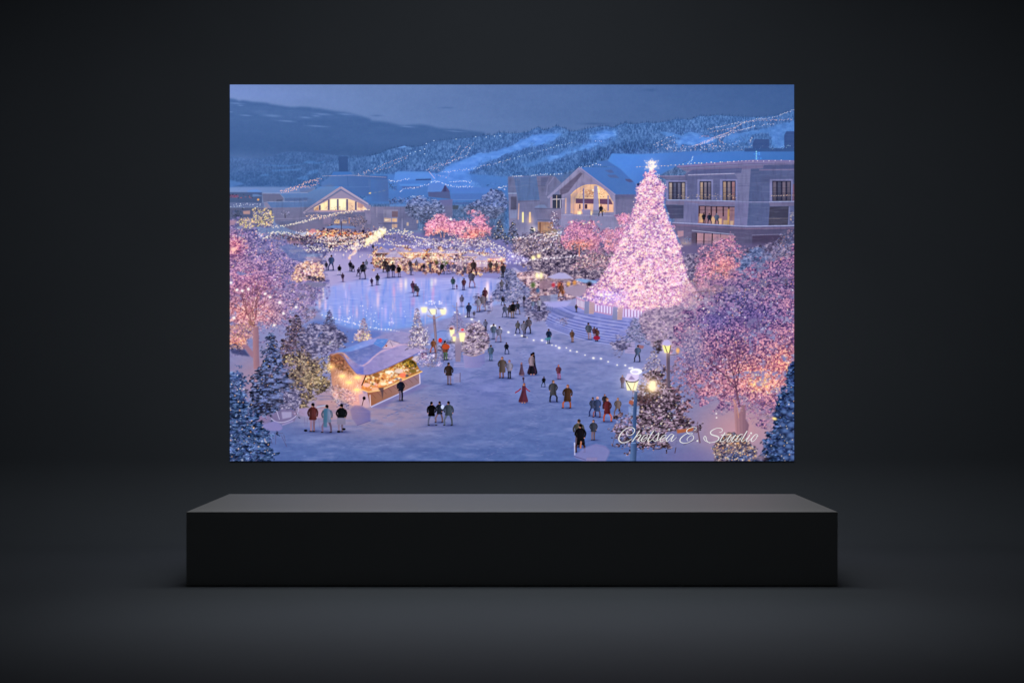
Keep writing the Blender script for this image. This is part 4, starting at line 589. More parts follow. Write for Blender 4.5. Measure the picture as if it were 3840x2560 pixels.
    poly(u([(1080, 380), (1240, 470), (1700, 560), (2300, 620), (2300, 760), (1850, 740), (1650, 690), (1200, 620), (1060, 540)]), (196, 176, 220), .9, 1.2)
    for l in ([(1060, 410), (1230, 470), (1700, 560)], [(1060, 545), (1210, 610)], [(1370, 640), (1660, 700)], [(1870, 590), (2200, 610)]): line(u(l), 1.6, (196, 140, 160), .9)
    for x0, x1, ya, yb, yc, yd in ((1080, 1210, 430, 470, 560, 600), (1370, 1660, 510, 560, 640, 690), (1870, 2180, 585, 610, 730, 740)):
        for i in range(7):
            t = i / 6; x = x0 + (x1 - x0) * t; line(u([(x, ya + (yb - ya) * t), (x, yc + (yd - yc) * t)]), 1.5, (126, 84, 110), .85)
            x += (x1 - x0) / 12; line(u([(x, ya + 12 + (yb - ya) * t), (x, yc - 8 + (yd - yc) * t)]), 2.4, (216, 212, 242), .8)
    for x, y0, y1 in ((1210, 460, 680), (1680, 560, 780)):
        poly(u([(x, y0), (x + 80, y0), (x + 70, y1), (x - 10, y1)]), (124, 128, 170), 1, .5); poly(u([(x + 80, y0), (x + 170, y0 + 20), (x + 150, y1), (x + 70, y1)]), (178, 150, 160), 1, .5)
        for i in range(5): line(u([(x + 82, y0 + 30 + i * 36), (x + 160, y0 + 40 + i * 36)]), .8, (150, 122, 140), .7)
        ell(*u([(x + 85, y0 - 15)])[0], 7, 3, (206, 206, 240))
    # the big lit tree
    tp = F([(1497, 384), (1503, 398), (1508, 404), (1514, 412), (1527, 422), (1531, 440), (1529, 458), (1528, 480), (1538, 494), (1543, 514), (1552, 528), (1558, 546), (1566, 566), (1571, 588), (1577, 620), (1582, 641), (1594, 664), (1614, 686), (1600, 702), (1570, 715), (1520, 722), (1470, 712), (1420, 705), (1370, 695), (1338, 681), (1352, 662), (1376, 646), (1388, 622), (1399, 597), (1412, 570), (1422, 549), (1432, 528), (1447, 507), (1446, 492), (1455, 466), (1458, 443), (1471, 418), (1482, 404), (1490, 396)])
    tp[:, 0] = F([(1494, 0)])[0, 0] + (tp[:, 0] - F([(1494, 0)])[0, 0]) * np.interp(tp[:, 1], [200, 300, 400, 470], [.86, .88, .94, 1.])
    glow(*F([(1480, 600)])[0], 80, 105, (226, 172, 206), .3); glow(*F([(1480, 690)])[0], 120, 30, (220, 180, 230), .3)
    poly(tp, vg(200, (160, 126, 190), 510, (198, 148, 188)), .95, 2)
    mass(tp, ((130, 100, 158), (200, 152, 192), (244, 204, 214)), rag=4., hole=1., cell=(4.2, 3.), gain=2., zones=[(*F([(1490, 640)])[0], 80, 46, ((144, 102, 152), (214, 168, 198), (250, 218, 226))), (*F([(1400, 680)])[0], 40, 14, ((150, 130, 200), (196, 176, 232), (240, 220, 250)))])
    leaves(tp, 2200, [(160, 118, 172, 2), (200, 148, 186, 2), (224, 174, 194, 2), (128, 98, 154, 1.6), (242, 192, 190, 1.3)], (.9, 2.2), .65, rag=1.5)
    tint(*F([(1480, 690)])[0], 70, 18, (190, 140, 176), .35); tint(*F([(1495, 560)])[0], 30, 60, (168, 130, 190), .3); tint(*F([(1400, 685)])[0], 40, 15, (190, 170, 236), .4)
    sparks(tp, 2500, [(255, 230, 226, 3), (255, 216, 196, 3), (255, 240, 246, 1.5), (236, 214, 255, 1)], (.8, 1.4), .95, rag=1.2)
    sparks(tp, 420, [(255, 248, 240), (255, 234, 206)], (1.2, 2.), .95, rag=1.)
    x_, y_ = pick(tp, 330, 3); d_ = (x_ - F([(1490, 0)])[0, 0]) / 120
    dabs(x_, y_, RNG.uniform(1.8, 4.2, 330), RNG.uniform(1.1, 2., 330), d_ * .6 + RNG.normal(0, .3, 330), pal([(110, 84, 142), (132, 100, 156), (156, 114, 156)], 330), RNG.uniform(.2, .5, 330))
    x_, y_ = pick(tp, 130, 2); k_ = np.repeat(np.arange(130), 7); s_ = RNG.normal(0, 1, (910, 2)) * (4.5, 1.8)
    dabs(x_[k_] + s_[:, 0], y_[k_] + s_[:, 1] + np.abs(s_[:, 0]) * .2, RNG.uniform(.9, 1.5, 910), 1.1, 0., pal([(255, 240, 236), (255, 226, 204), (255, 216, 216)], 910), RNG.uniform(.5, .95, 910), 1.)
    n_ = len(tp); q_ = tp[RNG.integers(0, 42, 150) % n_] + RNG.normal(0, 3.5, (150, 2)); dabs(q_[:, 0], q_[:, 1], 1.1, 1.1, 0., pal([(255, 230, 226), (240, 200, 214)], 150), .8, 1.)
    st = [(1497, 364), (1501, 372), (1513, 369), (1507, 378), (1514, 388), (1502, 386), (1497, 397), (1491, 387), (1480, 390), (1487, 379), (1479, 369), (1492, 372)]
    glow(*F([(1497, 380)])[0], 14, 14, (255, 230, 220), .35); sparks(F(st), 80, [(255, 240, 224), (255, 226, 214)], (.9, 1.6), 1, rag=1.); line(np.concatenate([F(st), F(st[:1])]), 1.2, (255, 230, 222), .45, .6)
    # pink tree right of the big tree, by the hotel
    rt = F([(1590, 660), (1600, 610), (1620, 580), (1640, 555), (1665, 545), (1690, 555), (1705, 575), (1725, 590), (1715, 625), (1690, 650), (1640, 655), (1600, 672)])
    mass(rt, ((108, 86, 128), (176, 124, 158), (228, 176, 196)), rag=10, hole=1.4, cell=(3.2, 2.8), gain=2., soft=.6, zones=[(*F([(1660, 620)])[0], 28, 26, ((130, 86, 110), (214, 146, 150), (250, 196, 176)))])
    limbs(*F([(1658, 655)])[0], 1.57, 16, 2.4, (120, 76, 90), 5, .5)
    leaves(rt, 800, [(190, 112, 160, 2), (220, 140, 170, 1.5), (150, 96, 150, 1.4), (120, 88, 146, .8), (240, 170, 170, .8)], (.9, 2.1), .78, warm=[(*F([(1660, 615)])[0], (26, 30), (236, 140, 130), .5), (*F([(1690, 640)])[0], (30, 20), (130, 96, 150), .4)]); sparks(rt, 130, [(255, 206, 214), (255, 190, 160), (240, 220, 255)], (.6, 1.1))
    # snowy tree at right edge
    leaves(F([(1760, 590), (1775, 560), (1795, 530), (1824, 525), (1824, 640), (1790, 640), (1765, 620)]), 700, [(112, 116, 160, 1.4), (150, 140, 172, 1.2), (84, 88, 126, 1), (176, 140, 156, .8), (62, 66, 98, .6)], (1, 2.2), .7); leaves(F([(1700, 590), (1740, 565), (1770, 600), (1750, 630), (1705, 620)]), 220, tree, (1, 2), .6)
    poly(F([(1560, 660), (1680, 640), (1720, 690), (1620, 710), (1570, 700)]), (176, 140, 166), .5, 6); line(F([(1657, 690), (1659, 650)]), 6, (170, 124, 130), .9); line(F([(1628, 690), (1629, 665)]), 2, (150, 110, 120), .8); line(F([(1590, 672), (1640, 668), (1700, 668)]), 2, (120, 90, 104), .6)
    leaves(F([(1570, 640), (1640, 640), (1680, 665), (1620, 672), (1580, 665)]), 220, [(170, 130, 150), (206, 170, 180), (130, 100, 124)], (1, 2.2), .65); leaves(F([(1590, 680), (1625, 672), (1620, 690), (1600, 692)]), 30, [(206, 206, 236), (130, 110, 110)], (1.2, 2.4), .8)
    # grey haze tree below the big tree
    mass(F([(1470, 730), (1490, 708), (1560, 700), (1610, 712), (1606, 770), (1570, 800), (1500, 800), (1470, 765)]), ((112, 98, 134), (160, 138, 170), (200, 178, 198)), rag=7, hole=.5, cell=(5, 3.4))
    leaves(F([(1470, 730), (1490, 712), (1560, 705), (1610, 715), (1600, 770), (1560, 800), (1500, 795), (1470, 760)]), 320, [(168, 144, 176, 2), (150, 128, 164, 1.5), (190, 166, 190, 1), (120, 104, 140, .8)], (1.2, 2.8), .6)
    pine(*F([(1457, 726)])[0], F([(0, 786)])[0, 1], 34, [(86, 90, 130), (110, 108, 150), (66, 70, 106)], [(150, 146, 190), (170, 160, 196)], 700)
    leaves(F([(1470, 760), (1540, 750), (1560, 790), (1500, 800)]), 200, [(160, 140, 170), (126, 110, 146), (186, 160, 180)], (1.2, 2.6), .6)
    poly(u([(1770, 1170), (1890, 1160), (1860, 1290), (1780, 1280)]), (140, 142, 196), 1, .7); poly(u([(1900, 1170), (2040, 1140), (2060, 1350), (1870, 1330)]), (160, 150, 194), 1, .8)
    for i in range(4): line(u([(1920, 1190 + i * 40), (2050, 1180 + i * 44)]), .9, (116, 112, 164), .7)
    poly(u([(2100, 1190), (2200, 1210), (2180, 1260), (2080, 1250)]), (150, 106, 120), .9, .7)
    # big pink tree on the right
    mass(F([(1700, 585), (1740, 565), (1775, 590), (1770, 640), (1730, 660), (1700, 640)]), ((56, 64, 102), (92, 106, 154), (146, 152, 196)), rag=7, hole=1., cell=(5, 3.4), soft=.5)
    R = F([(1572, 740), (1600, 705), (1640, 670), (1690, 655), (1730, 630), (1760, 600), (1800, 592), (1830, 585), (1830, 900), (1800, 935), (1770, 965), (1735, 945), (1700, 925), (1660, 925), (1610, 905), (1575, 870), (1562, 820), (1575, 780)])
    pu = [(96, 76, 138, 2), (132, 88, 142, 2), (178, 104, 144, 1.6), (70, 62, 116, 1.8), (206, 132, 150, 1), (112, 104, 160, .8)]
    Z1 = ((124, 74, 98), (204, 126, 136), (255, 200, 164)); Z2 = ((54, 52, 104), (100, 84, 150), (160, 128, 190)); Z3 = ((104, 98, 142), (146, 130, 168), (190, 166, 190))
    mass(R + RNG.normal(0, 5, R.shape), ((110, 100, 146), (140, 124, 164), (178, 156, 186)), rag=18, hole=1.5, cell=(5, 4), soft=1., alpha=.6)
    mass(R, ((70, 56, 104), (140, 98, 146), (210, 152, 178)), rag=15, hole=1.7, cell=(3.6, 3.), gain=2.1, soft=.75, zones=[(*F([(1735, 720)])[0], 60, 26, Z2), (*F([(1640, 735)])[0], 46, 26, Z2), (*F([(1695, 680)])[0], 60, 34, ((58, 58, 104), (98, 90, 148), (150, 128, 180))), (*F([(1790, 640)])[0], 40, 40, ((60, 56, 98), (112, 92, 144), (176, 136, 176))), (*F([(1590, 800)])[0], 26, 50, Z3), (*F([(1740, 865)])[0], 78, 46, Z1), (*F([(1800, 830)])[0], 30, 40, Z1), (*F([(1650, 890)])[0], 60, 24, ((116, 76, 104), (186, 124, 150), (232, 176, 184)))])
    limbs(*F([(1698, 935)])[0], 1.75, 44, 6, (84, 54, 82), 7, .75, .42)
    wm = [(*F([(1745, 880)])[0], (52, 24), (250, 170, 110), .9), (*F([(1700, 850)])[0], (100, 55), (212, 118, 130), .62), (*F([(1800, 850)])[0], (40, 60), (216, 122, 126), .6), (*F([(1600, 860)])[0], (40, 40), (176, 124, 160), .5), (*F([(1650, 740)])[0], (50, 25), (110, 92, 156), .5)]
    leaves(R, 3200, pu, (.7, 1.6), .55, warm=wm, rag=14, clump=.5); tint(*F([(1735, 735)])[0], 34, 22, (84, 72, 130), .45); tint(*F([(1640, 730)])[0], 36, 20, (84, 82, 142), .4); tint(*F([(1590, 820)])[0], 16, 26, (110, 100, 150), .35)
    for l in ([(1745, 760), (1738, 720), (1752, 690)], [(1752, 722), (1745, 705), (1735, 690)], [(1690, 900), (1670, 870), (1650, 850)], [(1720, 840), (1700, 800), (1690, 760)], [(1760, 850), (1780, 800)], [(1668, 860), (1690, 875)]): line(F(l), 1.1, (70, 50, 90), .6)
    sparks(R, 560, [(255, 200, 190, 3), (255, 226, 220, 2), (250, 236, 255, 2), (220, 210, 255, 1), (255, 176, 130, 1.5)], (.6, 1.3), .9, rag=4)
    sparks(F([(1700, 870), (1760, 855), (1800, 890), (1780, 905), (1720, 900)]), 80, [(255, 214, 150), (255, 236, 200), (255, 180, 110)], (.9, 1.9), .9); glow(*F([(1750, 880)])[0], 40, 18, (255, 160, 96), .25)
    tr = (158, 116, 128)
    poly(F([(1683, 915), (1691, 918), (1695, 950), (1700, 945), (1702, 930), (1713, 930), (1712, 962), (1720, 975), (1714, 1008), (1690, 1005), (1687, 960)]), grad(F([(1685, 960)]), (180, 132, 140), F([(1715, 960)]), (132, 98, 120)), 1, .9); line(F([(1683, 915), (1694, 940), (1696, 960)]), 1.6, (206, 146, 120), .7)
    for x in (1692, 1699, 1706): line(F([(x, 950), (x + 2, 1000)]), .9, (124, 90, 110), .5)
    leaves(F([(1660, 905), (1790, 900), (1790, 945), (1740, 960), (1720, 945), (1670, 940)]), 500, [(186, 130, 156), (206, 146, 150), (150, 106, 150), (126, 96, 150)], (1, 2.2), .6); leaves(F([(1760, 930), (1800, 940), (1790, 985), (1745, 985)]), 200, [(176, 134, 156), (196, 150, 160), (150, 116, 140)], (1, 2.4), .5)
    # left pink tree
    Lp = F([(520, 522), (560, 522), (600, 530), (640, 548), (680, 575), (705, 600), (730, 640), (738, 662), (728, 690), (712, 708), (690, 722), (655, 735), (640, 752), (605, 755), (585, 775), (560, 795), (520, 800)])
    mass(Lp + RNG.normal(0, 5, Lp.shape), ((96, 98, 146), (132, 124, 172), (176, 162, 200)), rag=16, hole=1.4, cell=(5, 4), soft=1., alpha=.6)
    mass(Lp, ((82, 84, 136), (116, 112, 168), (164, 148, 196)), rag=13, hole=1.5, cell=(3.6, 3.), gain=2., soft=.75, zones=[(*F([(560, 650)])[0], 90, 60, ((108, 78, 124), (176, 118, 160), (228, 170, 196))), (*F([(560, 720)])[0], 90, 34, ((136, 84, 104), (210, 142, 150), (255, 202, 190))), (*F([(540, 565)])[0], 26, 30, ((110, 64, 104), (190, 110, 144), (250, 180, 180))), (*F([(695, 680)])[0], 34, 40, ((104, 92, 136), (150, 128, 170), (196, 172, 204))), (*F([(545, 785)])[0], 40, 20, ((120, 70, 70), (206, 136, 122), (250, 190, 150)))])
    limbs(*F([(588, 785)])[0], 1.7, 38, 7, (120, 76, 90), 7, .7, .45)
    wl = [(*F([(560, 710)])[0], (76, 36), (236, 142, 138), .85), (*F([(550, 770)])[0], (40, 30), (224, 146, 128), .8), (*F([(600, 660)])[0], (60, 36), (186, 108, 166), .6), (*F([(535, 570)])[0], (28, 34), (196, 116, 150), .6), (*F([(690, 660)])[0], (40, 40), (150, 128, 176), .55), (*F([(640, 735)])[0], (30, 12), (206, 130, 130), .5), (*F([(610, 600)])[0], (30, 14), (150, 106, 160), .4)]
    leaves(Lp, 2800, [(100, 104, 164, 2), (126, 112, 170, 2), (150, 116, 172, 1.6), (84, 88, 146, 1.2), (176, 134, 180, .8)], (.7, 1.7), .55, warm=wl, rag=12, clump=.4)
    sparks(Lp, 520, [(255, 196, 180, 3), (255, 226, 214, 2), (250, 236, 255, 1.5), (255, 170, 170, 1.5)], (.6, 1.3), .9, rag=3)
    a2 = Q(0, 2)
    for x, y in ((20, 160), (120, 280), (310, 268), (670, 402), (210, 295), (70, 745), (740, 868), (895, 672), (1105, 568), (1085, 845), (590, 345), (830, 488)): glow(*a2([(x, y)])[0], 4, 4, (255, 226, 220), .5); dabs(*a2([(x, y)]).T, 2.6, 2.2, 0, (255, 246, 240), .95)
    dabs(*o([(60, 1175)]).T, 6, 5, 0, (255, 214, 196), .85, 1.)
    leaves(a2([(0, 850), (350, 780), (480, 900), (450, 1000), (300, 1080), (120, 1150), (0, 1150)]), 500, [(206, 144, 140), (226, 166, 150), (160, 106, 120), (130, 92, 130), (236, 190, 160)], (1, 2.4), .7)
    for l, w in (([(340, 800), (350, 740), (300, 640), (260, 500)], [5, 5, 4, 1]), ([(345, 740), (370, 600), (400, 460)], [4, 4, 1])): line(a2(l), w, (140, 92, 100), .5, 1)
    poly(a2([(390, 900), (480, 890), (490, 1400), (500, 1600), (400, 1600), (385, 1300)]), grad(a2([(390, 0)]), (168, 124, 138), a2([(495, 0)]), (136, 104, 128)), 1, .8); poly(a2([(200, 1180), (300, 1200), (400, 1320), (390, 1420), (330, 1370), (230, 1220)]), (156, 116, 138), .95, 1); poly(a2([(310, 780), (360, 790), (400, 880), (330, 880)]), (150, 104, 104), .9, 1)
    poly(a2([(0, 1270), (250, 1270), (340, 1390), (40, 1340)]), (62, 66, 112), .85, 1.5); leaves(a2([(0, 1180), (180, 1180), (280, 1260), (0, 1290)]), 50, [(50, 48, 80), (80, 86, 130)], (1.2, 2.6), .7)
    # yellow lit shrubs on the left, far
    for pts, n in (([(120, 730), (200, 660), (330, 640), (480, 680), (540, 760), (400, 830), (230, 830)], 260), ([(370, 500), (480, 470), (640, 480), (720, 600), (740, 740), (600, 800), (480, 760), (380, 640)], 420)):
        leaves(o(pts), n, [(136, 126, 140), (170, 150, 140), (110, 106, 136), (150, 140, 176)], (1, 2.2), .65); sparks(o(pts), n // 3, [(250, 224, 140, 2), (255, 236, 186, 1), (240, 200, 170, 1)], (.7, 1.4))
    leaves(o([(30, 520), (220, 510), (220, 640), (60, 660)]), 90, [(50, 60, 84), (90, 100, 140), (66, 76, 110)], (1, 2), .7); poly(o([(220, 540), (340, 530), (340, 590), (230, 590)]), (190, 150, 150), .8, .8); poly(o([(0, 690), (120, 690), (80, 770), (0, 780)]), (170, 134, 160), .8, 1)
    string(o([(0, 470), (200, 440), (390, 430), (520, 445)]), 3, .9, (214, 226, 250), 2)
    leaves(o([(560, 960), (700, 930), (1050, 900), (1400, 960), (1400, 1100), (1000, 1060), (820, 1020), (580, 1000)]), 360, [(84, 76, 104), (120, 106, 136), (60, 56, 84), (160, 130, 150)], (1, 2.4), .7)
    for l in ([(550, 1000), (640, 970), (720, 900), (850, 885), (1000, 915), (1100, 950), (1250, 960)], [(650, 770), (800, 790), (960, 770), (1110, 730), (1250, 710), (1400, 670)], [(540, 1000), (650, 985)], [(990, 1210), (1150, 1200), (1300, 1190), (1500, 1160)], [(1160, 1270), (1300, 1280), (1400, 1275)]): string(o(l), 2.4, 1.15, (255, 240, 224), 1.5)
    for l, c in (([(990, 1190), (1160, 1170), (1270, 1200), (1150, 1220), (1000, 1215)], (216, 176, 170)), ([(930, 1040), (1120, 1030), (1240, 1080), (1000, 1070)], (156, 122, 150)), ([(1170, 1260), (1400, 1240), (1560, 1260), (1360, 1330)], (128, 144, 190)), ([(820, 1120), (1000, 1090), (1200, 1150), (1300, 1240), (1240, 1400), (1000, 1320)], (106, 120, 176)), ([(1220, 1310), (1400, 1300), (1560, 1350), (1480, 1380)], (176, 150, 176))): poly(o(l), c, .75, 1.5)
    # lit bank by the rink
    bk = np.concatenate([o([(1180, 1380), (1350, 1370), (1560, 1430), (1580, 1570)]), a2([(1590, 0), (1560, 120), (1400, 130), (1180, 140), (1000, 100), (1060, 0)])])
    mass(bk, ((84, 64, 88), (168, 132, 150), (246, 210, 190)), rag=6, hole=.5, cell=(4, 3.4), gain=2.1)
    leaves(bk, 260, [(206, 160, 150), (160, 120, 140), (240, 200, 170), (110, 86, 110), (186, 140, 170)], (1, 2.4), .75); sparks(bk, 120, [W1, (255, 214, 170), (255, 236, 250)], (.9, 1.9))
    poly(a2([(1180, 170), (1380, 150), (1620, 170), (1600, 220), (1400, 240)]), (124, 120, 158), .9, 1.2); leaves(a2([(1200, 60), (1560, 60), (1560, 130), (1330, 130)]), 60, [(60, 50, 80), (90, 76, 96), (40, 40, 60)], (1.4, 3), .7); leaves(a2([(960, 160), (1350, 180), (1440, 420), (1450, 560), (1200, 480)]), 380, [(136, 120, 166), (160, 140, 180), (110, 100, 150)], (1.2, 2.6), .6)
    # snowy bank, string on poles and small spruces in front of the rink
    leaves(a2([(1180, 580), (1440, 600), (1500, 660), (1380, 780), (1250, 830)]), 120, [(150, 126, 156), (190, 170, 200), (110, 96, 130)], (1.2, 2.8), .7)
    string(np.concatenate([a2([(1530, 705), (1640, 715), (1760, 765), (1960, 815), (2100, 845), (2220, 870), (2350, 900)]), Q(1, 2)([(150, 930), (330, 950), (480, 975)])]), 6.5, 1.3, (255, 244, 240), .8, wire=(196, 206, 246))
    pd = [(64, 66, 96), (88, 86, 118), (50, 52, 80)]; ps = [(136, 136, 180), (112, 116, 164)]
    pine(*a2([(1660, 600)])[0], a2([(0, 1070)])[0, 1], 24, pd, ps, 520, snowf=.35); pine(*a2([(2230, 740)])[0], a2([(0, 1120)])[0, 1], 22, [(110, 100, 130), (136, 118, 146)], [(170, 156, 190), (206, 180, 180)], 330, lights=10)
    leaves(a2([(2040, 1050), (2150, 960), (2350, 960), (2350, 1100), (2150, 1150)]), 160, [(190, 166, 186), (214, 184, 176), (140, 120, 146)], (1.2, 2.6), .7); sparks(a2([(2060, 1050), (2350, 980), (2350, 1120), (2100, 1140)]), 24, [(255, 230, 170)], (.8, 1.4))
    dabs(*a2([(1565, 1158)]).T, 5, 4, 0, (255, 250, 238), 1); leaves(a2([(1400, 1140), (1500, 1080), (1750, 1090), (1900, 1180), (1820, 1230), (1450, 1230)]), 200, [(120, 108, 110), (160, 140, 130), (84, 78, 96), (200, 170, 120)], (1, 2.4), .65); sparks(a2([(1400, 1140), (1750, 1090), (1900, 1180), (1450, 1230)]), 50, [(255, 230, 170)], (.7, 1.3)); dabs(*a2([(1565, 1158)]).T, 5, 4, 0, (255, 250, 238), 1)
    poly(a2([(1520, 1300), (1650, 1200), (1780, 1200), (1820, 1290), (1700, 1360), (1560, 1380)]), (138, 132, 190), .9, 2)
    mass(np.array([*a2([(1095, 700)]), *(a2([(1095, 1000)]) + [[26, 0]]), *(a2([(1095, 1400)]) + [[46, 0], [-46, 0]]), *(a2([(1095, 1000)]) - [[26, 0]])]), ((40, 34, 50), (86, 74, 98), (150, 134, 162)), rag=7, hole=1.1, cell=(6, 2.6), gain=2.)
    pine(*a2([(1095, 690)])[0], a2([(0, 1520)])[0, 1], 48, [(72, 60, 86), (96, 80, 108), (52, 44, 64), (120, 90, 100)], [(150, 132, 170), (136, 120, 160), (120, 128, 180)], 700, snowf=.35, lights=46, lcol=(255, 206, 170))
    lb = np.concatenate([a2([(900, 1330), (1300, 1250), (1500, 1330), (1700, 1420)]), Q(0, 3)([(1750, 200), (1600, 360), (1300, 420), (1380, 540), (1000, 560), (1000, 200)])])
    mass(lb, ((46, 38, 44), (106, 90, 88), (178, 156, 134)), rag=11, hole=1.3, soft=.5, cell=(5, 3), gain=2., zones=[(*Q(0, 3)([(1500, 200)])[0], 30, 22, ((84, 72, 62), (146, 126, 100), (206, 182, 140))), (*F([(735, 800)])[0], 30, 24, ((74, 66, 92), (130, 118, 150), (190, 176, 200)))])
    leaves(lb, 600, [(140, 120, 112, 1.6), (108, 90, 92, 2), (180, 156, 134, 1), (64, 54, 62, 2), (140, 128, 144, 1.2)], (1.1, 2.4), .75, clump=.5, warm=[(*Q(0, 3)([(1300, 150)])[0], (40, 22), (206, 170, 110), .4)]); sparks(lb, 110, [(255, 226, 160, 2), (255, 240, 206, 1), (255, 200, 140, 1)], (.7, 1.5)); 
    tint(*F([(665, 885)])[0], 22, 25, (92, 84, 104), .35)
    # blue spruce with snow pads, left
    s3 = Q(0, 3)
    mass(F([(626, 765), (646, 820), (668, 880), (690, 935), (680, 955), (570, 955), (562, 935), (586, 880), (608, 820)]), ((24, 26, 42), (58, 64, 98), (128, 140, 190)), rag=8, hole=1.1, cell=(6.5, 3), gain=2.1)
    pine(*F([(626, 757)])[0], F([(0, 950)])[0, 1], 56, [(44, 52, 86), (60, 66, 104), (34, 38, 62), (74, 64, 84)], [(96, 120, 184), (116, 132, 190), (84, 106, 166)], 900, r=(1.2, 3.), snowf=.42, lights=26, lcol=(250, 200, 150))
    for x, y, rx in ((830, 160, 80), (700, 230, 60), (980, 230, 90), (870, 300, 60), (780, 330, 70), (940, 440, 110), (780, 500, 110), (1000, 400, 60), (860, 620, 90), (560, 560, 60), (620, 90, 60), (900, 60, 70)):
        p = s3([(x, y)])[0]; dabs(p[:1], p[1:], rx * .138, rx * .06, RNG.uniform(-.3, .3), (126, 138, 196), .7); dabs(p[:1], p[1:] + rx * .07, rx * .12, rx * .03, 0, (40, 42, 66), .6)
    dabs(*s3([(840, 570), (1000, 620), (640, 640)]).T, 9, 4, .3, (36, 32, 44), .7)
    bl = [(38, 56, 98, 2), (58, 82, 132, 2), (84, 112, 168, 1.4), (26, 36, 66, 1.8), (112, 138, 190, .9), (84, 84, 128, .8)]
    bf = np.concatenate([F([(520, 855)]), s3([(150, 60), (240, 180), (200, 300), (320, 430), (260, 560), (420, 700), (450, 900), (620, 980), (560, 1050), (760, 1120), (700, 1240), (620, 1320), (760, 1400), (700, 1568)]), F([(520, 1062)])])
    mass(bf, ((16, 24, 46), (50, 72, 118), (104, 130, 184)), rag=9, hole=1.1, cell=(8, 3.2), gain=2.1, zones=[(*F([(540, 870)])[0], 30, 30, ((40, 50, 90), (80, 100, 156), (130, 150, 200)))])
    leaves(bf, 900, bl, (1.4, 4.), .8, rag=2, flat=.45); sparks(bf, 60, [(255, 190, 140), (255, 214, 190), (220, 230, 255)], (.8, 1.5))
    # sleigh, chairs and table in the left foreground
    poly(s3([(700, 840), (760, 900), (900, 960), (1080, 900), (1130, 750), (1050, 700), (860, 700), (740, 760)]), (122, 110, 152), .9, 1); poly(s3([(860, 740), (1030, 740), (1030, 830), (880, 860)]), (168, 160, 200), .8, 1); line(smooth(s3([(690, 850), (760, 900), (880, 915), (1020, 870), (1110, 800), (1150, 690), (1090, 590)]), 6), 2, (176, 170, 210)); line(s3([(870, 960), (1060, 890)]), 4, (140, 134, 184)); line(s3([(780, 720), (830, 870)]), 1.6, (176, 168, 206)); line(s3([(900, 560), (1090, 700)]), 3, (66, 56, 74))
    poly(smooth(s3([(560, 960), (760, 900), (870, 980), (860, 1040), (760, 1060), (600, 1030)]), 5, True), (134, 128, 186), .9, 1)
    for l in ([(770, 1090), (765, 1280)], [(860, 1130), (950, 1320)], [(690, 1200), (710, 1280)], [(900, 1120), (930, 1230)], [(770, 1100), (890, 1100)]): line(s3(l), 1., (84, 74, 110), .8)
    leaves(s3([(1000, 740), (1300, 700), (1300, 800), (1100, 800)]), 40, [(170, 150, 186), (110, 90, 116), (140, 110, 130)], (1.2, 2.8), .6); poly(smooth(s3([(1160, 690), (1330, 680), (1340, 800), (1180, 800)]), 4, True), (160, 140, 180), .8, 1)
    for x in (1240, 1300, 1370, 1420, 1480): line(s3([(x, 830), (x + RNG.uniform(-20, 20), 1010)]), .9, (110, 100, 146), .7)
    poly(s3([(1450, 740), (1560, 720), (1560, 830), (1460, 850)]), (178, 144, 170), .8, 1.5); line(s3([(1450, 660), (1600, 635)]), 2, (166, 180, 214), .9)
    FS = ((58, 56, 86), (108, 102, 142), (182, 172, 202))
    for l in ([(690, 770), (720, 745), (760, 748), (800, 775), (780, 805), (730, 820), (695, 800)], [(1085, 690), (1110, 672), (1130, 690), (1120, 712), (1092, 712)], [(1195, 690), (1230, 680), (1262, 700), (1258, 735), (1215, 738)], [(1010, 780), (1045, 770), (1060, 800), (1040, 830), (1005, 825)], [(640, 905), (680, 880), (700, 905), (690, 935), (650, 940)], [(770, 905), (810, 890), (840, 905), (835, 930), (785, 935)], [(1400, 790), (1430, 770), (1450, 792), (1440, 812), (1410, 812)]):
        mass(F(l), FS, rag=6, hole=1.2, cell=(5, 3), soft=.5, alpha=.9)
    # kiosk
    v = GK
    poly(v([(250, 560), (330, 540), (480, 540), (700, 850), (880, 900), (760, 1100), (880, 1420), (700, 1440), (300, 1250), (260, 800)]), grad(v([(400, 600)]), (150, 96, 74), v([(600, 1200)]), (216, 168, 164)), 1, 1.2)
    leaves(v([(260, 600), (440, 600), (640, 880), (560, 900), (300, 760)]), 260, [(150, 92, 66), (110, 66, 52), (180, 120, 86), (90, 56, 50)], (1.2, 2.8), .7); leaves(v([(300, 780), (700, 900), (780, 1000), (740, 1200), (420, 1200), (320, 1000)]), 420, [(226, 176, 160, 2), (190, 136, 124, 1.5), (240, 206, 190, 1), (130, 90, 90, 1)], (1, 2.8), .6, ang=1.9, flat=.35)
    for i in range(14): x = 340 + i * 30; line(v([(x, 820 + i * 6), (x + 70 - i * 5, 1180)]), .9, (130, 88, 84), .5)
    tint(*v([(560, 980)])[0], 36, 26, (255, 206, 140), .35)
    for x, y in ((450, 915), (700, 940), (560, 1020), (690, 1138), (270, 765)): glow(*v([(x, y)])[0], 12, 9, (255, 180, 80), .75); dabs(*v([(x, y)]).T, 6.5 if x != 270 else 2.5, 2.6, .05, (255, 226, 150), .95)
    leaves(v([(230, 1050), (400, 1080), (640, 1180), (720, 1330), (480, 1400), (280, 1330)]), 460, [(196, 164, 172), (150, 124, 140), (216, 190, 196), (116, 92, 110), (230, 200, 190)], (1, 2.4), .6)
    poly(v([(720, 1220), (860, 1180), (910, 1420), (800, 1440), (740, 1380)]), (196, 164, 180), .9, 1); ell(*v([(810, 1275)])[0], 3.6, 4.2, (30, 24, 36)); line(v([(800, 1300), (775, 1400)]), 1.6, (70, 44, 44))
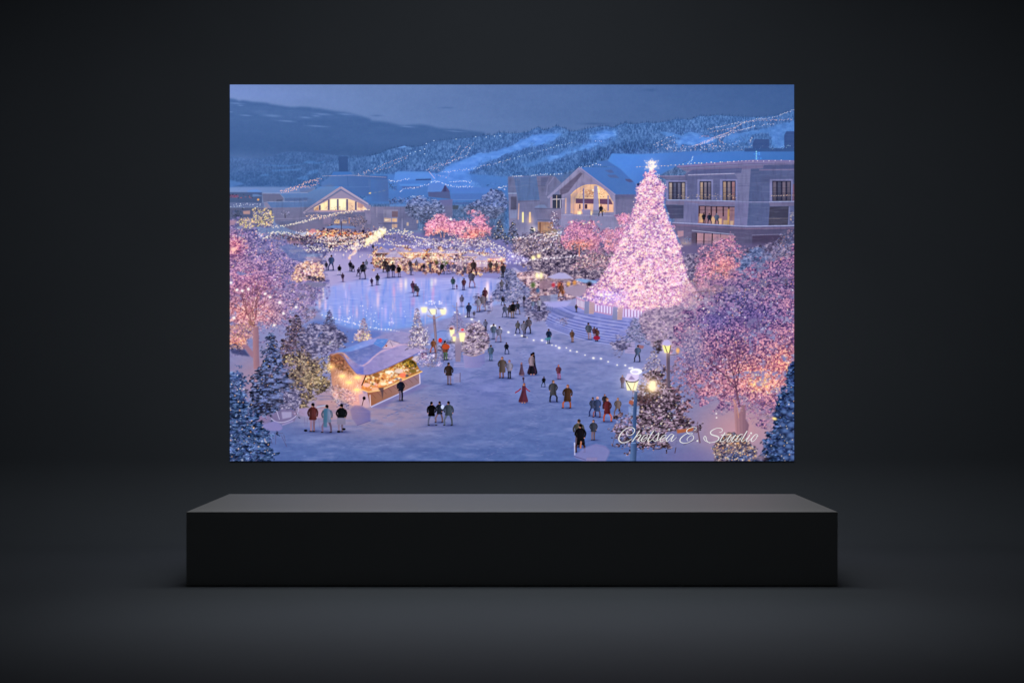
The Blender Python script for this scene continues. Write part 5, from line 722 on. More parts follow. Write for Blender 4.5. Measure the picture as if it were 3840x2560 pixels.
    poly(v([(830, 890), (1120, 790), (1460, 640), (1600, 590), (1720, 820), (1760, 840), (1080, 1130), (870, 1170), (760, 1120), (780, 1040)]), grad(v([(900, 1000)]), (206, 140, 84), v([(1650, 700)]), (150, 104, 56)), 1, .8)
    fd = [(255, 224, 170, 2), (240, 170, 90, 2), (255, 246, 226, 1.4), (190, 110, 60, 1.6), (120, 70, 46, 1.4), (226, 150, 120, 1), (90, 80, 50, .6)]
    leaves(v([(860, 920), (1120, 800), (1400, 720), (1660, 760), (1700, 820), (1100, 1090), (800, 1110), (800, 1040)]), 620, fd, (1.2, 3.4), .85, rag=1, flat=.7)
    leaves(v([(1460, 640), (1590, 640), (1690, 740), (1660, 790), (1500, 760), (1380, 720)]), 130, [(70, 66, 30), (110, 96, 40), (236, 176, 60), (50, 48, 26)], (1.2, 3), .85); leaves(v([(1300, 720), (1440, 680), (1520, 740), (1400, 800)]), 60, [(255, 200, 90), (255, 230, 150), (180, 120, 50)], (1.2, 2.6), .85)
    for x, y, c, rx in ((1010, 900, (130, 84, 50), 60), (1200, 850, (255, 240, 214), 50), (1380, 830, (214, 196, 186), 70), (1120, 1040, (255, 226, 190), 50), (1440, 900, (226, 116, 90), 60), (1510, 910, (60, 64, 86), 28), (1340, 960, (110, 110, 130), 28), (1430, 965, (255, 170, 110), 45), (1600, 830, (120, 100, 50), 60), (850, 1060, (230, 190, 170), 60), (990, 1130, (226, 186, 150), 60)): ell(*v([(x, y)])[0], rx * .14, rx * .08, c, .9, .6)
    glow(*v([(1250, 900)])[0], 45, 25, (255, 180, 100), .16); line(v([(870, 905), (1150, 815), (1450, 680), (1620, 600)]), 5, (120, 76, 50), .5, 2)
    line(v([(840, 900), (770, 1070)]), 2.4, (60, 40, 40))
    poly(v([(860, 1180), (1080, 1150), (1340, 1020), (1700, 870), (1730, 1030), (1340, 1220), (1120, 1310), (915, 1410)]), grad(v([(900, 1300)]), (156, 102, 78), v([(1700, 950)]), (146, 118, 130)), 1, .6)
    for i in range(9): x = 930 + i * 85; y = 1180 - i * 36; line(v([(x, y + 20), (x + 75, y + 100)]), .9, (96, 60, 56), .6)
    line(v([(760, 1130), (880, 1175), (1080, 1145), (1400, 1000), (1760, 838)]), 2.6, (246, 190, 130)); line(v([(920, 1418), (1340, 1225), (1725, 1040)]), 2.6, (196, 190, 222)); line(v([(1715, 880), (1722, 1040)]), 2.6, (196, 186, 214)); line(v([(905, 1220), (915, 1410)]), 2.4, (214, 184, 190))
    poly(v([(1040, 1110), (1130, 1100), (1110, 1300), (1090, 1180)]), (84, 66, 74), .85, .8)
    poly(v([(930, 1425), (1340, 1235), (1700, 1050), (1920, 1060), (1700, 1140), (1300, 1300), (1150, 1440), (1000, 1440)]), (112, 104, 160), .6, 2.5)
    # kiosk snow roof
    poly(v([(260, 585), (330, 535), (620, 420), (900, 320), (1200, 215), (1420, 185), (1560, 215), (1640, 320), (1720, 370), (1830, 475), (1700, 530), (1450, 650), (1150, 790), (900, 885), (780, 890), (690, 870), (540, 690), (470, 560), (380, 530)]), grad(v([(600, 500)]), (120, 128, 186), v([(1600, 400)]), (160, 150, 194)), 1, .6)
    poly(v([(380, 520), (620, 420), (900, 320), (1020, 300), (960, 400), (830, 450), (600, 515)]), grad(v([(400, 500)]), (98, 140, 206), v([(950, 340)]), (146, 156, 214)), 1, .8)
    poly(v([(520, 540), (600, 515), (960, 395), (1120, 465), (960, 600), (800, 740), (740, 740), (640, 650)]), grad(v([(700, 520)]), (102, 116, 180), v([(780, 720)]), (122, 128, 194)), 1, .7)
    poly(v([(1020, 310), (1200, 310), (1140, 440), (1100, 460), (960, 390)]), (92, 134, 204), 1, .8); poly(v([(1220, 320), (1400, 380), (1300, 440), (1160, 465), (1100, 460), (1180, 370)]), (196, 174, 196), 1, .5); line(v([(1110, 465), (1220, 322), (1400, 380)]), 1.2, (120, 104, 130), .8); line(v([(1230, 340), (1280, 440)]), 1, (110, 96, 120), .8); ell(*v([(1172, 420)])[0], 2.2, 2, (150, 84, 60))
    poly(v([(780, 745), (960, 600), (1150, 480), (1300, 440), (1430, 395), (1580, 415), (1720, 365), (1830, 475), (1700, 530), (1450, 650), (1150, 790), (900, 885), (800, 880)]), grad(v([(900, 700)]), (148, 138, 192), v([(1700, 420)]), (176, 160, 198)), 1, .6)
    line(smooth(v([(740, 742), (790, 745), (880, 690), (960, 610), (1080, 520), (1240, 460), (1430, 398), (1580, 415)]), 6), 2.4, (236, 190, 206), .8, 1); line(smooth(v([(480, 545), (560, 620), (660, 720), (740, 745)]), 6), 1.6, (206, 170, 206), .8, .8)
    poly(v([(470, 545), (560, 620), (740, 745), (800, 760), (800, 880), (690, 870), (560, 720)]), grad(v([(520, 600)]), (180, 150, 180), v([(740, 860)]), (110, 118, 196)), 1, .7); line(smooth(v([(265, 580), (380, 545), (470, 600), (560, 720), (690, 875), (800, 890), (900, 888), (1150, 795), (1450, 655), (1720, 520)]), 5), 1.3, (92, 96, 176), .8); line(smooth(v([(270, 580), (380, 540), (470, 545), (560, 630)]), 5), 2.4, (236, 160, 110), .7, .8)
    poly(v([(380, 530), (900, 320), (1420, 190), (1720, 370), (1830, 475), (1150, 790), (800, 880), (540, 690)]), (196, 190, 226), .35, 2, tex=noise((10, 5), 91, 3)); poly(v([(380, 530), (900, 320), (1420, 190), (1720, 370), (1830, 475), (1150, 790), (800, 880), (540, 690)]), (88, 92, 150), .35, 2, tex=noise((12, 6), 92, 3))
    poly(v([(1590, 420), (1720, 365), (1730, 400), (1640, 430)]), (240, 206, 196), .8, .8)
    poly(v([(1580, 640), (1640, 590), (1720, 580), (1690, 700)]), (206, 190, 200), .9, .8); poly(v([(1730, 540), (1830, 530), (1840, 630), (1740, 640)]), (110, 62, 96), .9, 1)
    # trees and shrubs round the lamp group
    w2 = Q(1, 2)
    pine(*F([(958, 706)])[0], F([(0, 800)])[0, 1], 24, [(104, 98, 130), (130, 118, 150), (84, 80, 112)], [(170, 156, 190), (196, 176, 190)], 620, lights=60, lcol=(255, 236, 214)); leaves(w2([(640, 950), (900, 900), (980, 1050), (960, 1240), (780, 1180)]), 320, [(130, 118, 150), (170, 150, 180), (100, 92, 124)], (1, 2.4), .65); sparks(w2([(640, 950), (960, 920), (980, 1240), (800, 1200)]), 60, [W1, W3], (.8, 1.5))
    leaves(w2([(820, 1280), (1050, 1260), (1180, 1400), (1200, 1560), (800, 1560), (760, 1480)]), 420, [(146, 132, 172), (176, 160, 196), (110, 100, 140), (200, 180, 200)], (1, 2.6), .65); sparks(w2([(820, 1300), (1050, 1280), (1150, 1480), (820, 1500)]), 30, [W3], (.7, 1.3))
    pine(*w2([(1430, 600)])[0], w2([(0, 1010)])[0, 1], 28, [(120, 116, 160), (100, 98, 142)], [(160, 152, 196), (140, 136, 184)], 520); line(w2([(1430, 490), (1440, 1000)]), 2, (150, 130, 150), .8); line(w2([(1430, 590), (1350, 540)]), 1.2, (170, 150, 150), .7)
    mass(w2([(1560, 900), (1700, 800), (1850, 850), (1950, 1000), (2000, 1150), (1900, 1330), (1700, 1380), (1520, 1320), (1500, 1150)]), ((74, 62, 80), (140, 122, 152), (204, 186, 202)), rag=6, hole=.5, cell=(6, 3), gain=2.)
    leaves(w2([(1560, 900), (1700, 800), (1850, 850), (1950, 1000), (2000, 1150), (1900, 1330), (1700, 1380), (1520, 1320), (1500, 1150)]), 400, [(136, 122, 156, 1.5), (170, 150, 176, 1.5), (100, 88, 116), (196, 176, 190), (84, 72, 90)], (1, 2.6), .7); sparks(w2([(1560, 900), (1850, 850), (1980, 1150), (1550, 1330)]), 30, [(255, 236, 226)], (.7, 1.2))
    poly(w2([(1530, 1340), (1700, 1390), (1890, 1330), (1900, 1500), (1800, 1580), (1560, 1580)]), grad(w2([(1530, 1400)]), (150, 142, 192), w2([(1900, 1450)]), (120, 122, 184)), 1, .8); line(smooth(w2([(1530, 1345), (1700, 1385), (1890, 1325)]), 5), 1.8, (176, 146, 150), .8)
    poly(smooth(w2([(1000, 1040), (1100, 960), (1250, 950), (1330, 1000), (1320, 1120), (1100, 1100)]), 5, True), (126, 148, 206), .8, 2); line(smooth(w2([(1080, 1000), (1180, 960), (1310, 980)]), 5), 1.8, (80, 100, 156), .6)
    poly(w2([(1280, 1180), (1400, 1180), (1400, 1480), (1280, 1400)]), (150, 152, 208), .6, 2); line(w2([(1050, 700), (1075, 1000), (1090, 1250), (1080, 1430)]), [6, 6, 5, 4], (128, 112, 134)); line(w2([(1060, 860), (1085, 1250)]), 1.4, (176, 150, 160), .6)
    for l in ([(1060, 760), (930, 700)], [(1060, 760), (1200, 700)]): line(w2(l), 2, (170, 140, 140), .8)
    poly(w2([(920, 560), (1060, 500), (1230, 560), (1220, 610), (940, 600)]), (130, 148, 206), .95, 1); line(w2([(1065, 545), (1110, 610)]), 2, (206, 206, 230), .8)
    for x, y in ((880, 610), (1030, 640), (1200, 640)): glow(*w2([(x, y)])[0], 10, 9, (255, 220, 170), .75); poly(w2([(x - 50, y - 40), (x + 60, y - 40), (x + 40, y + 50), (x - 25, y + 50)]), (255, 236, 196), 1, .9)
    for l in ([(950, 600), (1010, 690)], [(1110, 590), (1230, 600)], [(1085, 600), (1090, 690)]): line(w2(l), 1.1, (70, 56, 56), .7)
    sparks(w2([(930, 470), (1180, 450), (1200, 530), (940, 520)]), 16, [W3], (1, 1.8))
    poly(w2([(1400, 1080), (1490, 1080), (1510, 1250), (1490, 1480), (1410, 1480)]), (140, 126, 158), 1, .7); poly(w2([(1380, 1490), (1560, 1480), (1560, 1568), (1380, 1568)]), (150, 150, 200), .9, .8)
    for yy in (1500, 1530, 1556): line(w2([(1385, yy), (1555, yy)]), .9, (104, 104, 160), .7)
    for x, y, s in ((1350, 1000, 1.), (1515, 1075, 1.25), (1385, 1100, .7)): glow(*w2([(x, y)])[0], 9, 10, (255, 214, 150), .5); poly(w2([(x - 42 * s, y - 70 * s), (x + 48 * s, y - 70 * s), (x + 28 * s, y + 55 * s), (x - 22 * s, y + 55 * s)]), (255, 234, 190), 1, .7); poly(w2([(x - 55 * s, y - 65 * s), (x - 20 * s, y - 125 * s), (x + 30 * s, y - 125 * s), (x + 60 * s, y - 65 * s)]), (186, 160, 186), 1, .6)
    ell(*w2([(1525, 945)])[0], 3.4, 2.8, (214, 90, 110)); ell(*w2([(1340, 925)])[0], 4.4, 3, (140, 90, 90))
    # long string of bulbs over the plaza
    B2 = np.concatenate([w2([(1230, 590), (1400, 655), (1480, 680), (1580, 725), (1680, 770), (1800, 800), (1900, 845), (2010, 885), (2060, 880), (2160, 935), (2290, 985)]), u([(50, 1030), (165, 1045), (250, 1070), (360, 1118), (500, 1120), (580, 1165), (665, 1200), (730, 1210), (785, 1245), (905, 1245), (970, 1290), (1080, 1310), (1215, 1365), (1355, 1415), (1480, 1425), (1600, 1475), (1750, 1530), (1885, 1535), (2000, 1580)])])
    line(B2, .6, (150, 150, 206), .5)
    rr = RNG.uniform(1.2, 2.6, len(B2)); dabs(B2[:, 0], B2[:, 1], rr * 2.4, rr * 2.4, 0., (220, 214, 255), .14, 1., True); dabs(B2[:, 0], B2[:, 1], rr * 1.15, rr * .9, .2, (255, 246, 238), 1)
    # people
    x3, y3 = Q(1, 3), Q(2, 3)
    hot = (110, 66, 60)
    for G, l in ((GM, [(420, 515, 690, (70, 96, 160), (50, 56, 100)), (365, 590, 690, (60, 60, 96), (90, 84, 130)), (510, 625, 740, (30, 26, 36), (190, 180, 210)), (630, 580, 700, (40, 36, 60), (30, 28, 46)), (660, 620, 705, (30, 26, 40), (50, 44, 70)), (720, 655, 755, (70, 50, 100), (50, 46, 80)), (770, 590, 785, (48, 44, 60), (110, 104, 140)), (805, 570, 670, (130, 136, 176), (150, 150, 190)), (545, 715, 815, (96, 60, 90), (110, 80, 110)), (865, 770, 862, (80, 56, 96), (70, 50, 86)), (930, 720, 850, (60, 56, 66), (90, 84, 104)), (1045, 600, 770, (60, 54, 76), (110, 106, 150)), (1100, 595, 765, (40, 36, 56), (120, 110, 160)), (1165, 630, 765, (32, 28, 40), (110, 100, 140)), (1010, 560, 710, (80, 54, 60), (60, 48, 60)), (1290, 570, 690, (90, 70, 90), (110, 90, 120)), (1360, 570, 680, (150, 120, 140), (170, 140, 150)), (1440, 610, 700, (60, 50, 66), (96, 84, 110)), (1510, 600, 705, (110, 110, 150), (90, 84, 120)), (1640, 600, 730, (46, 50, 50), (34, 30, 44)), (1710, 600, 730, (110, 90, 170), (150, 140, 200)), (1770, 600, 720, (130, 106, 160), (160, 146, 190)), (1985, 570, 745, (90, 66, 66), (50, 40, 60)), (2310, 610, 770, (70, 60, 76), (40, 36, 56)), (2170, 580, 710, (96, 80, 80), (70, 56, 66)), (880, 400, 470, (60, 62, 96), (70, 70, 110)), (1590, 700, 705, (60, 50, 60), (60, 50, 60)), (1300, 640, 740, (120, 110, 150), (90, 84, 120)), (1890, 640, 720, (90, 90, 120), (90, 90, 130)), (2240, 590, 700, (130, 90, 90), (110, 80, 90))]),
                 (w2, [(1370, 60, 270, (70, 110, 110), (130, 140, 190)), (1430, 190, 270, (140, 80, 120), (120, 80, 120)), (1545, 80, 285, (130, 66, 80), (80, 60, 100)), (1680, -40, 245, (110, 96, 130), (150, 120, 150)), (695, 130, 330, (120, 60, 96), (140, 80, 110)), (750, 175, 390, (80, 74, 90), (120, 120, 160)), (780, 220, 380, (90, 84, 100), (160, 120, 130)), (1900, 240, 480, (120, 56, 70), (90, 40, 50)), (1800, 390, 650, (176, 170, 206), (130, 110, 140)), (1870, 340, 630, (150, 130, 150), (170, 150, 180)), (1510, 360, 560, (130, 120, 150), (150, 150, 200)), (1630, 490, 740, (52, 66, 110), (54, 52, 80)), (1720, 630, 750, (110, 100, 130), (130, 126, 170)), (2180, 110, 300, (130, 120, 140), (60, 60, 84)), (2260, 160, 280, (90, 90, 136), (80, 80, 120)), (2200, 380, 540, (60, 56, 76), (50, 46, 66)), (2230, 520, 735, (100, 106, 150), (80, 84, 120)), (2310, 530, 740, (84, 70, 80), (110, 90, 100)), (1910, 770, 960, (120, 120, 170), (30, 32, 60)), (2040, 840, 1100, (96, 120, 160), (110, 120, 170)), (2130, 880, 1150, (140, 140, 190), (150, 130, 170)), (1990, 1190, 1460, (84, 120, 166), (70, 104, 150)), (2260, 1150, 1350, (34, 40, 66), (50, 66, 110)), (1040, 1090, 1330, (190, 96, 56), (170, 84, 60)), (1240, 1120, 1450, (176, 76, 50), (90, 110, 90))]),
                 (u, [(200, 370, 510, (60, 60, 96), (90, 80, 110)), (20, 470, 750, (30, 28, 40), (130, 110, 110)), (90, 470, 690, (60, 66, 96), (110, 96, 110)), (350, 450, 620, (130, 150, 200), (120, 130, 190)), (450, 420, 635, (196, 186, 220), (50, 46, 66)), (820, 170, 400, (170, 84, 60), (130, 80, 60)), (1070, 520, 650, (84, 76, 86), (90, 80, 96)), (90, 790, 1010, (110, 106, 116), (34, 32, 50)), (200, 790, 1070, (136, 130, 166), (110, 106, 146)), (270, 725, 1010, (110, 96, 120), (60, 56, 70)), (620, 925, 1175, (34, 58, 110), (70, 90, 120)), (1000, 940, 1155, (140, 90, 70), (150, 110, 100)), (1285, 820, 1110, (96, 104, 130), (170, 140, 160)), (1415, 910, 1140, (130, 66, 60), (60, 40, 60)), (1370, 890, 1090, (120, 60, 80), (150, 120, 160)), (2090, 1195, 1480, (96, 120, 176), (50, 50, 76))])):
        for hx, ht, ft, co, lg in l: person(G, hx, ht, ft, co, lg, (40, 30, 40), sh=.12, w=1.1)
    ell(*w2([(1155, 1120)])[0], 4.4, 5.4, (214, 50, 44)); ell(*w2([(1250, 1225)])[0], 9, 6, (176, 76, 50)); poly(u([(540, 1090), (650, 1060), (640, 1110), (560, 1120)]), (70, 130, 150), .8, .8); ell(*u([(1410, 1080)])[0], 8, 5, (140, 40, 70))
    person(w2, 2190, 1385, 1750, (120, 96, 90), (130, 90, 90), (110, 84, 84), w=1.3, hem=.72); person(w2, 2310, 1440, 1760, (170, 160, 200), (46, 46, 66), (120, 80, 96), w=1.1)
    person(u, 340, 1310, 1700, (40, 34, 60), (24, 24, 50), (24, 18, 26), sty='long', sh=.35, w=.9); person(u, 325, 1330, 1690, (190, 150, 170), (60, 44, 70), (24, 20, 28), w=.5, sh=0); person(u, 165, 1480, 1710, (126, 84, 124), (150, 80, 120), (120, 100, 140), sty='long', w=.8); person(y3, 190, 150, 250, (90, 56, 100), (80, 50, 84), (100, 70, 110), sh=.1)
    person(u, 775, 1520, 1770, (140, 60, 96), (160, 84, 130), (150, 80, 90), w=1.1)
    person(y3, 525, 150, 330, (30, 34, 56), (50, 70, 100), (16, 14, 22), w=.9, sty='stride')
    person(y3, 190, 255, 600, (136, 46, 82), (200, 140, 140), (120, 70, 70), sty='long', w=1.05); line(y3([(150, 350), (110, 390), (50, 425)]), 2.6, (140, 44, 66)); line(y3([(230, 345), (260, 380), (300, 400)]), 2.6, (140, 44, 66))
    person(y3, 680, 205, 580, (84, 84, 96), (30, 30, 46), (96, 80, 76), w=1.25, hem=.68); person(y3, 920, 280, 685, (104, 60, 40), (170, 92, 70), (130, 84, 70), w=1.35, hem=.7)
    person(y3, 1350, 490, 815, (70, 84, 140), (44, 54, 110), (70, 56, 70), w=.9); person(y3, 1420, 480, 835, (62, 84, 150), (130, 90, 110), (196, 160, 170), w=.95, hem=.7)
    person(y3, 1545, 440, 690, (60, 48, 66), (50, 40, 56), (90, 70, 84), w=1.1, sh=0); person(y3, 1580, 500, 910, (140, 36, 48), (196, 96, 76), (120, 84, 70), w=1., hem=.66)
    person(y3, 1760, 500, 815, (150, 120, 120), (110, 88, 96), (130, 100, 96), w=1.15); person(y3, 1840, 125, 345, (86, 50, 96), (50, 40, 60), (90, 76, 90), w=1.2)
    person(y3, 1100, 855, 1330, (110, 104, 92), (96, 84, 100), (60, 48, 44), w=1.25); person(y3, 1150, 935, 1420, (26, 22, 32), (70, 44, 40), (24, 18, 22), w=1.2, hem=.72); line(y3([(1150, 1230), (1140, 1350)]), 3.4, (170, 110, 90)); person(y3, 1360, 865, 1215, (72, 78, 106), (120, 100, 116), (84, 64, 64), w=1.15)
    person(x3, 1010, 565, 970, (18, 16, 24), (112, 116, 156), (14, 12, 18), w=1.2, hem=.6); person(x3, 1145, 560, 920, (40, 48, 72), (120, 96, 110), (18, 16, 22), w=1.05, hem=.6); ell(*x3([(1195, 660)])[0], 4, 5, (180, 190, 226)); person(x3, 1300, 558, 970, (74, 92, 116), (92, 100, 124), (24, 20, 26), w=1.35, sty='stride')
    person(x3, 490, 180, 560, (32, 36, 62), (28, 28, 44), (110, 110, 130), w=.9, hem=.55, legcol2=(130, 110, 140)); person(w2, 1300, 1480, 1860, (76, 52, 48), (126, 110, 140), (50, 40, 44), w=1.25)
    poly(x3([(1380, 110), (1490, 100), (1490, 250), (1380, 260)]), (150, 146, 190), .7, .8); line(x3([(1485, 90), (1485, 250)]), 1.6, (96, 84, 116))
    for i in range(4): line(x3([(1400 + i * 22, 160), (1400 + i * 22, 250)]), .8, (104, 96, 140), .7)
    person(s3, 1385, 585, 1075, (134, 44, 44), (150, 120, 150), (22, 20, 28), w=1., hem=.58); person(s3, 1630, 615, 1090, (130, 150, 196), (120, 104, 140), (20, 18, 26), w=1.25, hem=.62); poly(s3([(1570, 690), (1630, 680), (1620, 1000), (1560, 990)]), (64, 104, 136), .8, .8); person(s3, 1865, 600, 1080, (24, 26, 36), (136, 120, 150), (18, 18, 24), w=1.2, hem=.52); poly(s3([(1790, 840), (1930, 840), (1930, 955), (1785, 950)]), (126, 120, 150), 1, .6)
    for x, y in ((1265, 1052), (1815, 1070), (1900, 1028)): ell(*s3([(x, y)])[0], 4.2, 2.6, (14, 12, 18))
    poly(s3([(2000, 700), (2080, 630), (2200, 640), (2340, 730), (2345, 890), (2120, 965), (2040, 860)]), grad(s3([(2000, 700)]), (142, 122, 160), s3([(2340, 850)]), (104, 100, 162)), .8, 1.4); line(s3([(2110, 740), (2330, 740)]), .9, (150, 134, 184), .7); line(s3([(2120, 965), (2345, 890)]), 1.2, (80, 74, 134), .7)
    # lantern and snowy shrub, right foreground
    sh = y3([(2100, 200), (2350, 0), (2450, 60), (2900, 560), (3000, 900), (3100, 980), (2900, 1200), (2600, 1300), (2100, 1380), (1800, 1300), (1700, 1000), (1900, 780), (2000, 560)])
    sh[:, 0] = np.minimum(sh[:, 0], F([(1618, 0)])[0, 0])
    mass(sh, ((28, 22, 30), (90, 72, 90), (176, 154, 176)), rag=10, hole=1.2, cell=(6, 3.6), gain=2.1, zones=[(*F([(1590, 900)])[0], 34, 50, ((84, 58, 80), (162, 116, 140), (214, 168, 186)))]); leaves(sh, 1100, [(112, 90, 116, 2), (146, 120, 146, 1.6), (74, 58, 72, 2), (176, 150, 176, 1), (44, 34, 44, 2), (120, 130, 170, .5)], (1.1, 2.8), .85, clump=.5, warm=[(*F([(1510, 890)])[0], (30, 22), (150, 112, 104), .5), (*F([(1590, 940)])[0], (26, 30), (176, 126, 140), .5)]); sparks(sh, 110, [(255, 226, 190), (255, 240, 226)], (.7, 1.4))
    leaves(F([(1530, 850), (1560, 820), (1600, 850), (1620, 890), (1590, 910), (1545, 900)]), 420, [(176, 124, 150), (206, 150, 166), (130, 92, 120), (90, 66, 90)], (1, 2.6), .65); leaves(y3([(2060, 480), (2200, 440), (2350, 500), (2300, 640), (2140, 620)]), 60, [(60, 40, 48), (84, 58, 64)], (1.4, 3.6), .7)
    pine(*F([(1500, 800)])[0], F([(0, 850)])[0, 1], 26, [(84, 78, 106), (120, 108, 140)], [(160, 150, 186), (190, 176, 200)], 320, lights=14)
    leaves(y3([(1700, 900), (1900, 780), (2000, 900), (2000, 1250), (1800, 1300), (1680, 1100)]), 200, [(150, 142, 190), (120, 112, 150), (176, 166, 206), (84, 76, 100)], (1.2, 3), .7); line(y3([(1665, 1325), (1720, 1120), (1760, 1120)]), 1.4, (96, 90, 120)); ell(*y3([(1985, 585)])[0], 6, 5, (150, 90, 84)); poly(y3([(1940, 650), (2120, 640), (2110, 800), (1940, 810)]), (136, 156, 206), .8, 1)
    e3 = Q(3, 3)
    poly(e3([(230, 1080), (700, 1000), (640, 1150), (470, 1330), (300, 1330), (180, 1150)]), (120, 118, 166), .9, 1.2); poly(e3([(390, 1040), (560, 1020), (680, 1000), (660, 1060), (400, 1100)]), (170, 96, 62), .9, 1); line(e3([(730, 960), (780, 1260)]), 3, (110, 84, 104)); line(e3([(380, 1330), (360, 1430)]), 2, (84, 66, 90)); line(e3([(500, 1290), (740, 1200)]), 1.2, (84, 66, 90), .7)
    poly(y3([(1035, 1460), (1200, 1340), (1400, 1270), (1560, 1310), (1630, 1400), (1560, 1568), (1200, 1568), (1040, 1500)]), (124, 126, 184), .9, 1.6); poly(y3([(1240, 1500), (1420, 1500), (1420, 1568), (1240, 1568)]), (120, 114, 166), .9, .6)
    for i in range(9): line(y3([(1250 + i * 20, 1505), (1245 + i * 20, 1568)]), .7, (176, 170, 214), .7)
    line(y3([(1040, 1480), (1230, 1540)]), 1.4, (70, 70, 120), .8); line(smooth(y3([(1300, 1280), (1560, 1330), (1620, 1420), (1560, 1550)]), 5), 1, (110, 106, 166), .7); line(y3([(1040, 1250), (1045, 1460)]), 3, (190, 190, 226), .8)
    v3 = Q(3, 2)
    line(np.concatenate([v3([(250, 1320)]), e3([(250, 330)])]), 8, (96, 84, 108)); line(np.concatenate([v3([(225, 1330)]), e3([(230, 330)])]), 1.6, (150, 116, 116), .7); glow(*v3([(225, 1260)])[0], 16, 16, (255, 214, 150), .5); poly(v3([(150, 1200), (300, 1200), (270, 1330), (190, 1330)]), (255, 226, 160), 1, .6); line(v3([(190, 1200), (235, 1325)]), 1.6, (60, 44, 50)); line(v3([(295, 1200), (270, 1330)]), 1.8, (80, 60, 66)); poly(v3([(145, 1190), (180, 1120), (260, 1110), (310, 1190), (240, 1215)]), (186, 176, 214), 1, .6); poly(v3([(240, 1100), (320, 1090), (290, 1060)]), (60, 66, 100), .9, .6); leaves(v3([(0, 1150), (140, 1100), (150, 1300), (0, 1350)]), 60, [(60, 50, 60), (90, 80, 96)], (1.6, 3.4), .8); line(v3([(270, 1370), (420, 1350)]), 1.4, (110, 84, 84), .8)
    dabs(*v3([(410, 1290)]).T, 4, 6, 0, (255, 190, 110), .8)
    glow(*y3([(2320, 320)])[0], 20, 20, (255, 200, 130), .7); dabs(*y3([(2330, 320)]).T, 8, 10, 0, (255, 240, 196), 1); poly(e3([(-40, 230), (40, 230), (30, 360), (-20, 360)]), (255, 240, 200), .9, 1)
    poly(y3([(2035, 400), (2090, 400), (2070, 800), (2060, 1230), (2080, 1300), (2065, 1568), (1960, 1568), (1975, 1280), (2005, 1200), (2010, 800)]), grad(y3([(1990, 0)]), (82, 108, 158), y3([(2080, 0)]), (44, 62, 104)), 1, .6); line(y3([(1980, 1260), (2060, 1260)]), 2, (130, 156, 206), .8)
    glow(*y3([(2000, 230)])[0], 30, 30, (255, 226, 190), .5); poly(y3([(1885, 210), (2110, 210), (2060, 385), (1915, 385)]), (255, 236, 196), 1, .6); line(y3([(1890, 215), (1985, 385)]), 1.8, (60, 52, 60)); line(y3([(2060, 215), (2010, 385)]), 1.2, (150, 120, 96), .8); poly(y3([(1880, 210), (1920, 110), (2120, 100), (2100, 220), (2000, 245)]), (206, 196, 222), 1, .6); line(smooth(y3([(1885, 215), (1960, 245), (2060, 240), (2110, 205)]), 5), 2, (50, 50, 70)); poly(y3([(1935, 205), (1985, 135), (2050, 205)]), (140, 126, 166), .8, .8); ell(*y3([(2065, 70)])[0], 14, 7, (250, 244, 250), 1); ell(*y3([(2050, 78)])[0], 8, 3, (190, 186, 216), .9); dabs(*y3([(1960, 15)]).T, 3, 1.6, 0, (255, 250, 240), 1)
    # bottom right bush and blue spruce
    bb = e3([(980, 1350), (1080, 1200), (1180, 1120), (1300, 1070), (1420, 1130), (1560, 1230), (1720, 1330), (1740, 1450), (1680, 1600), (1040, 1600), (1000, 1450)])
    mass(bb, ((44, 38, 56), (106, 88, 106), (186, 150, 132)), rag=6, hole=.5, cell=(5, 3), gain=2.1, zones=[(*e3([(1450, 1500)])[0], 40, 14, ((36, 44, 80), (76, 94, 148), (130, 150, 200)))])
    leaves(bb, 450, [(84, 72, 100, 2), (120, 98, 116, 1.6), (60, 62, 100, 1.4), (166, 128, 110, 1.2), (96, 116, 168, .8)], (1.2, 3), .8, warm=[(*e3([(1400, 1200)])[0], (24, 20), (176, 136, 104), .5), (*e3([(1450, 1500)])[0], (40, 14), (74, 92, 148), .5)]); sparks(bb, 110, [(255, 214, 160, 2), (255, 180, 110, 1), (255, 236, 226, 1)], (.8, 1.6))
    bs = e3([(2250, 0), (2200, 150), (2220, 300), (2130, 360), (2060, 560), (2100, 650), (1980, 780), (2020, 900), (2040, 1050), (1820, 1090), (1920, 1180), (1740, 1240), (1850, 1330), (1780, 1450), (1700, 1560), (2380, 1600), (2380, -150)])
    mass(bs, ((12, 18, 38), (44, 64, 110), (98, 124, 178)), rag=7, hole=.9, cell=(8, 4), gain=2.1)
    leaves(bs, 800, [(30, 44, 82, 2), (48, 70, 120, 2), (72, 98, 156, 1.4), (20, 28, 54, 1.8), (104, 130, 184, .9)], (1.6, 4.4), .85, rag=1.5, flat=.55)
    for x, y, rr in ((2290, 960, 60), (2200, 1050, 60), (2290, 1130, 60), (2280, 780, 55), (2340, 520, 50), (2250, 1310, 55), (2160, 960, 45), (2130, 1260, 50), (2330, 1500, 55), (2200, 1500, 50), (2180, 740, 45), (2330, 640, 50), (2120, 1400, 45), (2310, 1230, 45)): p = e3([(x, y)])[0]; dabs(p[:1], p[1:] + 2, rr * .15, rr * .13, 0, (24, 32, 64), .7); dabs(p[:1], p[1:], rr * .14, rr * .1, .1, (92, 122, 182), .8)
    sparks(bs, 26, [(255, 200, 150), (255, 226, 200)], (.8, 1.4)); dabs(*e3([(2020, 855)]).T, 5, 3, .3, (255, 226, 150), .95); tint(*e3([(1780, 1500)])[0], 14, 8, (206, 150, 150), .5)
    dabs(*e3([(1050, 770), (1055, 838)]).T, 1.8, 1.4, 0, (255, 240, 240), .9)
    br = np.clip(IMG - 185, 0, 80); IMG[:] = IMG + blur(br, 3.5) * .35 + blur(br, 11.) * .45
